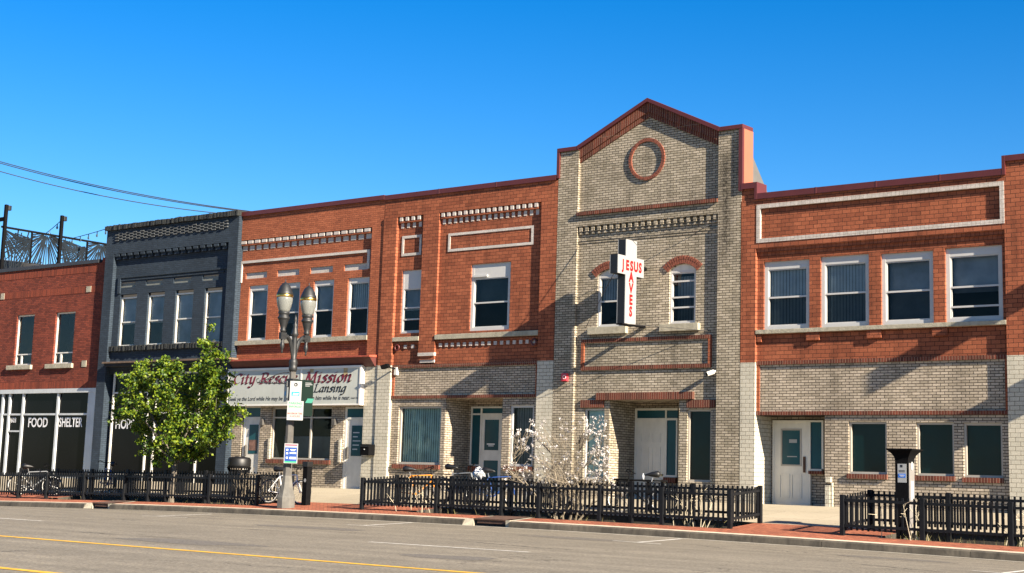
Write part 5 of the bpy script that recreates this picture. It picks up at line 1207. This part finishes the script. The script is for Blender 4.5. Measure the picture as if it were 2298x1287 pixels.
# ================================================================== pay station, bollard, bin
def paystation():
    x0, x1 = -13.62, -13.33; y0, y1 = -4.72, -4.42; z0 = gz(x0, -4.6)-.1; zt = 2.03
    t = thing('pay_station', ((x0+x1)/2, (y0+y1)/2, z0), 'black parking pay station with a flared solar top, behind the right hand fence', 'pay station')
    MB().box(x0, x1, y0, y1, z0, 1.80).build('body', MAT['black'], t, bevel=.008)
    MB().box(x1+.001, x1+.012, y0+.02, y1-.02, z0+.1, 1.74).build('side_panel', MAT['grey_metal'], t)
    m = MB(); n = 8; xc = (x0+x1)/2; prev = None; prof = []
    for k in range(n+1):
        s = k/n; prof.append((.145+.135*s**2.2, 1.78+.22*s))
    prof.append((.285, zt))
    for (w0, a), (w1, b) in zip(prof, prof[1:]):
        for (p, q) in (((-1, -1), (1, -1)), ((1, -1), (1, 1)), ((1, 1), (-1, 1)), ((-1, 1), (-1, -1))):
            yc = (y0+y1)/2
            m.quad((xc+p[0]*w0, yc+p[1]*(.15+(w0-.145)*.9), a), (xc+q[0]*w0, yc+q[1]*(.15+(w0-.145)*.9), a), (xc+q[0]*w1, yc+q[1]*(.15+(w1-.145)*.9), b), (xc+p[0]*w1, yc+p[1]*(.15+(w1-.145)*.9), b))
    yc = (y0+y1)/2; q = .285; e = .15+.14*.9; m.quad((xc-q, yc-e, zt), (xc+q, yc-e, zt), (xc+q, yc+e, zt), (xc-q, yc+e, zt))
    m.build('hood', MAT['black'], t)
    lb = MB().box(x0+.06, x1-.04, y0-.006, y0, 1.34, 1.72).build('label', MAT['sign_white'], t)
    MB().box(x0+.075, x1-.055, y0-.009, y0-.006, 1.44, 1.52).build('block', MAT['blue_mid'], lb); MB().box(x0+.12, x0+.17, y0-.009, y0-.006, 1.65, 1.70).box(x0+.09, x1-.07, y0-.009, y0-.006, 1.58, 1.59).box(x0+.09, x1-.07, y0-.009, y0-.006, 1.555, 1.565).build('lettering', MAT['letter_black'], lb)
    MB().box(x0+.10, x1-.08, y0-.012, y0-.009, 1.485, 1.495).box(x0+.12, x1-.10, y0-.012, y0-.009, 1.465, 1.475).build('lettering', MAT['letter_white'], lb)
    MB().box(x1+.012, x1+.016, y0+.09, y1-.07, .98, 1.38).build('label', MAT['sign_white'], t)
    d = MB(); n = 18; d.v = [(x1+.02, yc+.06*math.cos(2*math.pi*i/n), 1.68+.09*math.sin(2*math.pi*i/n)) for i in range(n)]; d.f = [tuple(range(n))]; d.build('disc', MAT['sign_white'], t)
paystation()
def bollard():
    x, y = -30.42, -5.05; z = gz(x, y); t = thing('meter_post', (x, y, z), 'short black square post with a round label right of the lamp post', 'post')
    MB().box(x-.09, x+.09, y-.09, y+.09, z-.05, z+1.13).build('shaft', MAT['black'], t, bevel=.012)
    MB().box(x-.105, x+.105, y-.105, y+.105, z+1.02, z+1.16).build('cap', MAT['black_plastic'], t, bevel=.01)
    n = 14; d = MB(); d.v = [(x+.02+.045*math.cos(2*math.pi*i/n), y-.094, z+.66+.05*math.sin(2*math.pi*i/n)) for i in range(n)]; d.f = [tuple(range(n))]; d.build('label', MAT['sign_white'], t)
bollard()
def bin_():
    c = P(536, 1060, -3.6); z = gz(c.x, -3.6); t = thing('litter_bin', (c.x, -3.6, z), 'round black slatted litter bin behind the fence, left of the lamp post', 'litter bin'); p = (c.x, -3.6, z); m = MB()
    for k in range(26):
        a = 2*math.pi*k/26; d = Vector((math.cos(a), math.sin(a), 0)); m.ring([Vector(p)+d*.27+Vector((0, 0, .05)), Vector(p)+d*.29+Vector((0, 0, .75)), Vector(p)+d*.34+Vector((0, 0, .86))], .017, 4)
    m.loop((p[0], p[1], p[2]+.1), .275, .02, (0, 0, 1), 24, 5).loop((p[0], p[1], p[2]+.86), .34, .022, (0, 0, 1), 24, 5)
    m.build('slats', MAT['black'], t); MB().lathe([(.24, .05), (.25, .8)], p, 18).build('liner', MAT['black_plastic'], t)
    MB().lathe([(.33, .87), (.34, .92), (.34, 1.10), (.30, 1.16), (.14, 1.19), (.13, 1.15)], p, 20).build('lid', MAT['black_plastic'], t, smooth=True)
bin_()
# ================================================================== bicycles
def bike(x, y, rz_, label, frame, rim, lean=4, zoff=0, extra=None):
    z = gz(x, y)+zoff; t = thing('bicycle', (x, y, z), label, 'bicycle', 'bicycles locked along the fences')
    Mx = Matrix.Translation((x, y, z)) @ Matrix.Rotation(math.radians(rz_), 4, 'Z') @ Matrix.Rotation(math.radians(lean), 4, 'X')
    def T(p): return Mx @ Vector(p)
    R3 = Mx.to_3x3(); ay = R3 @ Vector((0, 1, 0)); r = .335
    hubs = {'r': (-.52, 0, r), 'f': (.52, 0, r)}
    for k, h in hubs.items():
        c = T(h); wl = MB().loop(c, r-.015, .020, ay, 36, 6).build('wheel', MAT['tyre'], t, smooth=True)
        MB().loop(c, r-.042, .013, ay, 36, 5).build('rim', MAT[rim], wl, smooth=True); sp = MB(); e1, e2 = R3 @ Vector((1, 0, 0)), R3 @ Vector((0, 0, 1))
        for i in range(18):
            a = 2*math.pi*i/18; d = e1*math.cos(a)+e2*math.sin(a); sp.ring([c+ay*(.02 if i % 2 else -.02), c+d*(r-.045)], .0028, 3, cap=False)
        sp.ring([c-ay*.045, c+ay*.045], .022, 8); sp.build('spokes', MAT['spoke'], wl)
    bb, st, hd1, hd0 = (-.08, 0, .28), (-.22, 0, .76), (.34, 0, .80), (.37, 0, .66)
    f = MB()
    for a, b, rr in ((bb, st, .017), (st, hd1, .016), (bb, hd0, .020), (hd0, hd1, .022), (bb, (-.52, .05, r), .010), (bb, (-.52, -.05, r), .010), (st, (-.52, .05, r), .009), (st, (-.52, -.05, r), .009)): f.ring([T(a), T(b)], rr, 8)
    f.build('frame', MAT[frame], t)
    fk = MB()
    for s in (-.05, .05): fk.ring([T((.375, s*.6, .64)), T((.44, s, .5)), T((.52, s, r))], .012, 6)
    fk.build('fork', MAT[frame], t)
    hb = MB(); hb.ring([T((.34, 0, .80)), T((.32, 0, .95)), T((.38, 0, .99))], .014, 6)
    hb.ring([T((.22, -.31, .97)), T((.33, -.22, 1.02)), T((.39, -.06, .99)), T((.39, .06, .99)), T((.33, .22, 1.02)), T((.22, .31, .97))], .013, 6); hb.build('handlebar', MAT['black'], t)
    sd = MB(); sd.ring([T(st), T((-.26, 0, .90))], .013, 6); sd.build('seat_post', MAT['spoke'], t)
    s_ = MB(); s_.ring([T((-.42, 0, .925)), T((-.36, 0, .945)), T((-.24, 0, .94)), T((-.12, 0, .93)), T((-.06, 0, .915))], [.06, .085, .065, .03, .015], 8); s_.build('saddle', MAT['black_plastic'], t, smooth=True)
    ck = MB().loop(T((-.08, .045, .28)), .09, .008, ay, 20, 5); ck.ring([T((-.08, .06, .28)), T((.02, .06, .14))], .010, 5).ring([T((-.08, -.06, .28)), T((-.18, -.06, .42))], .010, 5); ck.obox(T((.02, .11, .13)), R3 @ Vector((.045, 0, 0)), R3 @ Vector((0, .045, 0)), R3 @ Vector((0, 0, .01))).obox(T((-.18, -.11, .43)), R3 @ Vector((.045, 0, 0)), R3 @ Vector((0, .045, 0)), R3 @ Vector((0, 0, .01))); ck.build('crankset', MAT['spoke'], t)
    if extra == 'bag':
        for q, (p, sx) in enumerate((((-.5, .0, .86), .22),)):
            m = MB(); n = 7
            for i in range(n):
                for j in range(10):
                    a, b = math.pi*i/(n-1), 2*math.pi*j/10; rr = sx*.8*(1+.6*noise.noise(Vector((i*.9, j*.8, q*3.1)))); m.v.append(tuple(T((p[0]+rr*math.sin(a)*math.cos(b), p[1]+rr*.8*math.sin(a)*math.sin(b), p[2]+rr*.75*math.cos(a)))))
            for i in range(n-1):
                for j in range(10): k = (j+1) % 10; m.f.append((i*10+j, i*10+k, (i+1)*10+k, (i+1)*10+j))
            m.build('bag', MAT['white_bag'], t, smooth=False)
    if extra == 'rack':
        rk = MB(); rk.box(0, 0, 0, 0, 0, 0); rk = MB()
        for s in (-.06, .06): rk.ring([T((-.25, s, .74)), T((-.72, s, .74)), T((-.52, s, r))], .007, 5)
        rk.build('rack', MAT['black'], t)
    return t
bike(-31.35, -4.98, 12, 'bicycle with white rims standing behind the lamp post', 'bike_white', 'rim_white', -5, extra='rack')
bike(-27.35, -3.95, 28, 'orange framed bicycle behind the left end of the long fence', 'orange', 'rim_grey', 5)
bike(-24.9, -3.75, 20, 'dark blue bicycle loaded with white bags behind the long fence', 'bike_blue', 'rim_grey', -4, extra='bag')
bike(-26.2, -3.6, 10, 'grey bicycle behind the long fence beneath the green shop window', 'bike_grey', 'rim_grey', 6, .06, extra='rack')
bike(-20.6, -3.55, 205, 'black bicycle behind the magnolia at the gabled entrance', 'black', 'rim_grey', 5, extra='rack')
bike(-42.9, -4.9, 55, 'grey bicycle leaning through the fence at the left edge', 'bike_grey', 'rim_white', 8)
bike(-40.6, -3.9, 160, 'dark blue bicycle behind the left fence in front of the food shelter window', 'bike_blue', 'rim_grey', 5)
# black table behind the fence
def table():
    c = P(1436, 1088, -3.0); z = gz(c.x, -3.0); t = thing('metal_table', (c.x, -3.0, z), 'black metal mesh table behind the fence in front of the gabled entrance', 'table')
    MB().box(c.x-.55, c.x+.55, -3.4, -2.6, z+.72, z+.76).build('table_top', MAT['black'], t, bevel=.01)
    for a in (-.45, .45):
        for b in (-3.32, -2.68): MB().box(c.x+a-.025, c.x+a+.025, b-.025, b+.025, z, z+.72).build('leg', MAT['black'], t)
    tag(MB().lathe([(.03, 0), (.03, .09), (.012, .12), (.012, .15)], (c.x+.22, -3.2, z+.76), 10).build('bottle', MAT['white_bag'], smooth=True), 'small pale bottle standing on the black table', 'bottle')
table()
# ================================================================== vegetation
def leafmat(name, cols, trans=.35, rough=.5):
    m, nt, b = newmat(name); g = nt.nodes.new('ShaderNodeNewGeometry'); cr = nt.nodes.new('ShaderNodeValToRGB')
    cr.color_ramp.elements[0].color = (*cols[0], 1); cr.color_ramp.elements[1].color = (*cols[-1], 1)
    for i, c in enumerate(cols[1:-1]): e = cr.color_ramp.elements.new((i+1)/(len(cols)-1)); e.color = (*c, 1)
    nt.links.new(g.outputs['Random Per Island'], cr.inputs[0]); nt.links.new(cr.outputs[0], b.inputs['Base Color']); b.inputs['Roughness'].default_value = rough; b.inputs['Specular IOR Level'].default_value = .35
    if trans:
        tl = nt.nodes.new('ShaderNodeBsdfTranslucent'); nt.links.new(cr.outputs[0], tl.inputs[0]); mx = nt.nodes.new('ShaderNodeMixShader'); mx.inputs[0].default_value = trans
        nt.links.new(b.outputs[0], mx.inputs[1]); nt.links.new(tl.outputs[0], mx.inputs[2]); nt.links.new(mx.outputs[0], nt.nodes['Material Output'].inputs[0])
    return m
MAT['leaf'] = leafmat('maple_leaf', [(.012, .034, .004), (.04, .088, .006), (.12, .18, .009), (.20, .245, .014)], .25)
MAT['bark'] = plain('grey_bark', (.13, .11, .085), .9, .35, 14, bump=.8); MAT['blossom'] = leafmat('magnolia_blossom', [(.47, .44, .42), (.54, .52, .50), (.36, .31, .30)], .25, .6)
MAT['twig'] = plain('pale_twig', (.17, .14, .10), .9, .3, 12); MAT['dry'] = leafmat('dry_grass', [(.34, .27, .14), (.24, .20, .09), (.15, .16, .05)], .2, .8); MAT['shrub'] = leafmat('shrub_leaf', [(.04, .08, .02), (.09, .13, .03)], .2)
def leaf(m, c, r, sz, flat=.0):
    d = Vector((r.gauss(0, 1), r.gauss(0, 1), r.gauss(0, .8))).normalized(); s = d.orthogonal().normalized(); s.rotate(Matrix.Rotation(r.uniform(0, 6.28), 3, d)); n = d.cross(s)
    L, w = sz, sz*.42; c = Vector(c); k = .25*sz
    m.quad(c-d*L*.5, c+s*w-n*k*.4, c+d*L*.55, c); m.quad(c-d*L*.5, c, c+d*L*.55, c-s*w-n*k*.4)
def weld(o):
    bm = bmesh.new(); bm.from_mesh(o.data); bmesh.ops.remove_doubles(bm, verts=bm.verts, dist=1e-6); bm.to_mesh(o.data); bm.free()
def tree():
    r = random.Random(21); y0 = -4.9; bx = X(384, 1125, y0); bz = gz(bx, y0)-.1
    t = thing('maple_tree', (bx, y0, bz), 'young bright green maple tree in front of the dark grey building', 'tree')
    # crown clumps: photo position, depth offset, radii in metres
    CL = [(466, 772, 0, .20, .30), (478, 800, .1, .32, .38), (476, 838, 0, .38, .42), (455, 850, -.3, .40, .40), (487, 884, .2, .40, .42), (516, 930, -.1, .34, .38), (497, 950, .3, .46, .42), (462, 905, .5, .50, .5), (455, 965, -.4, .46, .40),
          (468, 1000, .1, .36, .28), (425, 880, -.2, .48, .42), (385, 832, .1, .46, .36), (350, 840, -.3, .44, .36), (318, 838, .2, .36, .30), (300, 868, -.1, .42, .42), (282, 905, .3, .34, .40), (308, 925, -.4, .44, .42), (345, 890, .4, .55, .5), (385, 900, -.5, .55, .5),
          (350, 950, .2, .48, .42), (395, 960, .5, .5, .45), (420, 935, .1, .42, .4), (340, 1000, -.3, .36, .34), (365, 1020, .2, .40, .30), (405, 1012, -.2, .46, .34), (440, 1022, .2, .34, .24), (385, 975, -.6, .40, .36), (318, 965, .0, .28, .26), (270, 938, 0, .2, .2)]
    cl = []
    for (u, v, dy, rx, rz_) in CL:
        p = P(u, v, y0+dy*1.5); cl.append((p, rx*1.02, .75*rx+.12, rz_))
    # trunk and limbs
    tr = MB(); fork = Vector((bx+.08, y0, bz+1.25))
    tr.ring([(bx, y0, bz-.1), (bx, y0, bz+.1), (bx+.03, y0+.02, bz+.7), fork], [.13, .095, .08, .075], 9)
    limbs = []; ends = [cl[i][0] for i in (2, 4, 6, 11, 14, 16, 20, 22, 25, 0, 9)]
    for e in ends:
        s = fork.lerp(Vector((bx, y0, bz+1.0)), r.random()); mid = s.lerp(e, .5)+Vector((0, 0, .18))+Vector((r.uniform(-.1, .1), r.uniform(-.1, .1), 0))
        pts = [s, s.lerp(mid, .5)+Vector((0, 0, .06)), mid, mid.lerp(e, .6), e]; tr.ring(pts, [.05, .038, .028, .018, .007], 6); limbs += pts[1:]
    for p, rx, ry, rz2 in cl:
        a = min(limbs, key=lambda q: (q-p).length); tr.ring([a, a.lerp(p, .5)+Vector((0, 0, .05)), p], [.016, .011, .005], 5)
        for _ in range(4):
            d = Vector((r.gauss(0, 1)*rx, r.gauss(0, 1)*ry, r.gauss(0, 1)*rz2))*.6; tr.ring([p, p+d*.5+Vector((0, 0, .02)), p+d], [.008, .005, .003], 4)
    tr.build('trunk', MAT['bark'], t)
    lf = MB()
    for (p, rx, ry, rz2) in cl:
        N = int(3300*(rx*ry*rz2)**.62)
        sub = [Vector((r.gauss(0, .5)*rx, r.gauss(0, .5)*ry, r.gauss(0, .5)*rz2)) for _ in range(max(7, N//30))]
        for _ in range(N):
            s = r.choice(sub); q = p+s+Vector((r.gauss(0, .075), r.gauss(0, .075), r.gauss(0, .06)))
            leaf(lf, q, r, r.uniform(.06, .115))
    o = lf.build('crown', MAT['leaf'], t, recalc=False); weld(o)
tree()
def magnolia():
    r = random.Random(5); y0 = -4.9; bx, bz = X(1265, 1155, y0), gz(-21.8, y0)-.15
    t = thing('magnolia_bush', (bx, y0, bz), 'white flowering multi stemmed magnolia bush behind the long fence', 'bush')
    tw = MB(); tips = []
    def grow(p, d, L, rad, lv):
        n = 4; pts = [p]; 
        for i in range(n):
            d = (d+Vector((r.gauss(0, .12), r.gauss(0, .12), r.gauss(0, .08)+.02))).normalized(); pts.append(pts[-1]+d*L/n)
        tw.ring(pts, [rad*(1-.45*i/n) for i in range(n+1)], 5 if lv < 2 else 3, cap=False)
        if lv >= 3: tips.append((pts[-1], d)); return
        for k in range(3 if lv < 1 else 4):
            f = r.uniform(.45, 1); q = pts[min(n, int(f*n))]; nd = (d+Vector((r.gauss(0, .55), r.gauss(0, .55), r.gauss(.05, .35)))).normalized(); grow(q, nd, L*r.uniform(.5, .72), rad*.55, lv+1)
        tips.append((pts[-1], d))
    for k in range(11):
        a = (k-5)/5*.62; grow(Vector((bx+a*.45, y0+r.uniform(-.2, .2), bz)), Vector((a+r.gauss(0, .08), r.gauss(0, .25), 1)).normalized(), r.uniform(.95, 1.25), .026, 0)
    bl = MB()
    def blossom(c):
        for k in range(6):
            leaf(bl, Vector(c)+Vector((r.gauss(0, .025), r.gauss(0, .025), r.gauss(0, .02))), r, r.uniform(.036, .060))
    for (p, d) in tips:
        q = abs((p.x-bx)/1.5); 
        if r.random() < .07+.22*max(0, q-.2): blossom(p)
    for (u0, u1, v0, v1, n) in ((1148, 1222, 965, 1005, 44), (1165, 1225, 1005, 1070, 22), (1192, 1222, 942, 975, 14), (1308, 1358, 935, 985, 44), (1322, 1368, 985, 1060, 60), (1315, 1365, 1055, 1080, 22), (1255, 1300, 935, 965, 6), (1225, 1300, 950, 1050, 14)):
        for _ in range(n):
            c = P(r.uniform(u0, u1), r.uniform(v0, v1), y0+r.uniform(-.5, .6)); blossom(c)
            b = min(tips, key=lambda q: (q[0]-c).length)[0]
            if (b-c).length > .05: tw.ring([b, b.lerp(c, .5)+Vector((r.uniform(-.03, .03), 0, .02)), c], [.006, .005, .004], 3, cap=False)
    tw.build('branches', MAT['twig'], t, recalc=False)
    o = bl.build('blossoms', MAT['blossom'], t, recalc=False); weld(o)
magnolia()
def grass():
    r = random.Random(9); m = MB()
    for (a, b), dens in zip(PITS, (20, 22, 110)):
        for _ in range(int((b-a)*dens)):
            x, y = r.uniform(a+.05, b-.05), r.uniform(PY0+.05, PY1-.05)
            if noise.noise(Vector((x*.9, y, 1))) < -.15: continue
            z = gz(x, PY0)-.16; h = r.uniform(.10, .32)*(1.0 if r.random() < .93 else 2.4); l = Vector((r.gauss(0, .25), r.gauss(0, .25), 1)).normalized()*h; s = Vector((r.gauss(0, 1), r.gauss(0, 1), 0)).normalized()*.006
            p = Vector((x, y, z)); q = p+l*.55; e = p+l+Vector((l.x, l.y, -.03))*.35; m.quad(p-s, p+s, q+s*.7, q-s*.7); m.quad(q-s*.7, q+s*.7, e)
    o = m.build('dry_grass', MAT['dry'], recalc=False); weld(o); tag(o, 'dry grass and weeds growing in the fenced planters', 'grass', None, 'stuff')
    for i, (x, y, h, lb) in enumerate(((-33.0, -4.8, 1.15, 'bare twiggy shrub by the right end of the left fence'), (-13.0, -5.2, .95, 'pale dry weed stalks in front of the pay station'), (-10.9, -5.0, .9, 'dry weed stalks behind the fence at the right edge'), (-18.2, -5.0, .95, 'dry bent stalks behind the right end of the long fence'), (-25.9, -5.1, .9, 'bare stalks behind the left end of the long fence'))):
        z = gz(x, y)-.15; m = MB(); n = 34 if i == 0 else 9
        for k in range(n):
            p = Vector((x+r.gauss(0, .28), y+r.gauss(0, .2), z)); d = Vector((r.gauss(0, .22), r.gauss(0, .22), 1)).normalized(); hh = h*r.uniform(.6, 1); pts = [p, p+d*hh*.5, p+d*hh+Vector((r.gauss(0, .1), r.gauss(0, .1), 0))]
            m.ring(pts, [.009, .007, .004], 4, cap=False)
            for _ in range(2): e = pts[1].lerp(pts[2], r.random()); m.ring([e, e+Vector((r.gauss(0, .14), r.gauss(0, .14), r.uniform(0, .2)))], [.005, .003], 3, cap=False)
        tag(m.build('dry_shrub', MAT['twig'] if i == 0 else MAT['stalk'], recalc=False), lb, 'shrub', 'dry shrubs in the planters')
MAT['stalk'] = plain('pale_stalk', (.48, .42, .30), .9, .2, 8)
grass()

def cracks():
    r = random.Random(4)
    for (u0, v0, u1, v1) in ((1010, 1212, 1240, 1232), (1200, 1229, 1330, 1236), (0, 1238, 90, 1236.5), (1900, 1262, 2120, 1284), (1560, 1222, 1640, 1229), (520, 1186, 640, 1192), (1690, 1228, 1790, 1236), (150, 1193, 260, 1199)):
        A, B = [(lambda d: CAM+d*((.055-CAM.z)/d.z))(ray(*q)) for q in ((u0, v0), (u1, v1))]; n = 26; m = MB(); prev = None; off = 0
        for i in range(n+1):
            t = i/n; p = A.lerp(B, t); off += r.gauss(0, .02); off *= .93; wd = .016*math.sin(math.pi*min(1, max(.03, t)))**.5*r.uniform(.5, 1.4)+.004
            d = Vector((-(B-A).y, (B-A).x, 0)).normalized(); a, b = p+d*(off-wd), p+d*(off+wd); a.z = rz(a.x, a.y)+.003; b.z = rz(b.x, b.y)+.003
            if prev: m.quad(prev[0], a, b, prev[1])
            prev = (a, b)
        tag(m.build('road_crack', MAT['crack'], recalc=False), kind='structure')
    # a tar patch seam and a few dark stains with ragged outlines
    for (u, v, w_, h_) in ((700, 1185, 1.5, .5), (1290, 1208, 1.2, .4), (2000, 1248, 1.1, .4), (1000, 1250, .8, .5), (420, 1216, 1.4, .6)):
        d = ray(u, v); c = CAM+d*((.055-CAM.z)/d.z); m = MB(); n = 22; m.v = []
        for i in range(n):
            a = 2*math.pi*i/n; k = 1+.35*noise.noise(Vector((math.cos(a)*1.7+u, math.sin(a)*1.7, v))); x, y = c.x+w_*k*math.cos(a), c.y+h_*k*math.sin(a); m.v.append((x, y, rz(x, y)+.0022))
        m.f = [tuple(range(n))]; tag(m.build('road_stain', MAT['stain'], recalc=False), kind='structure')
MAT['crack'] = plain('crack_tar', (.022, .020, .018), .9, .3, 8); MAT['stain'] = plain('oil_stained_asphalt', (.115, .10, .078), .85, .5, 24)
cracks()
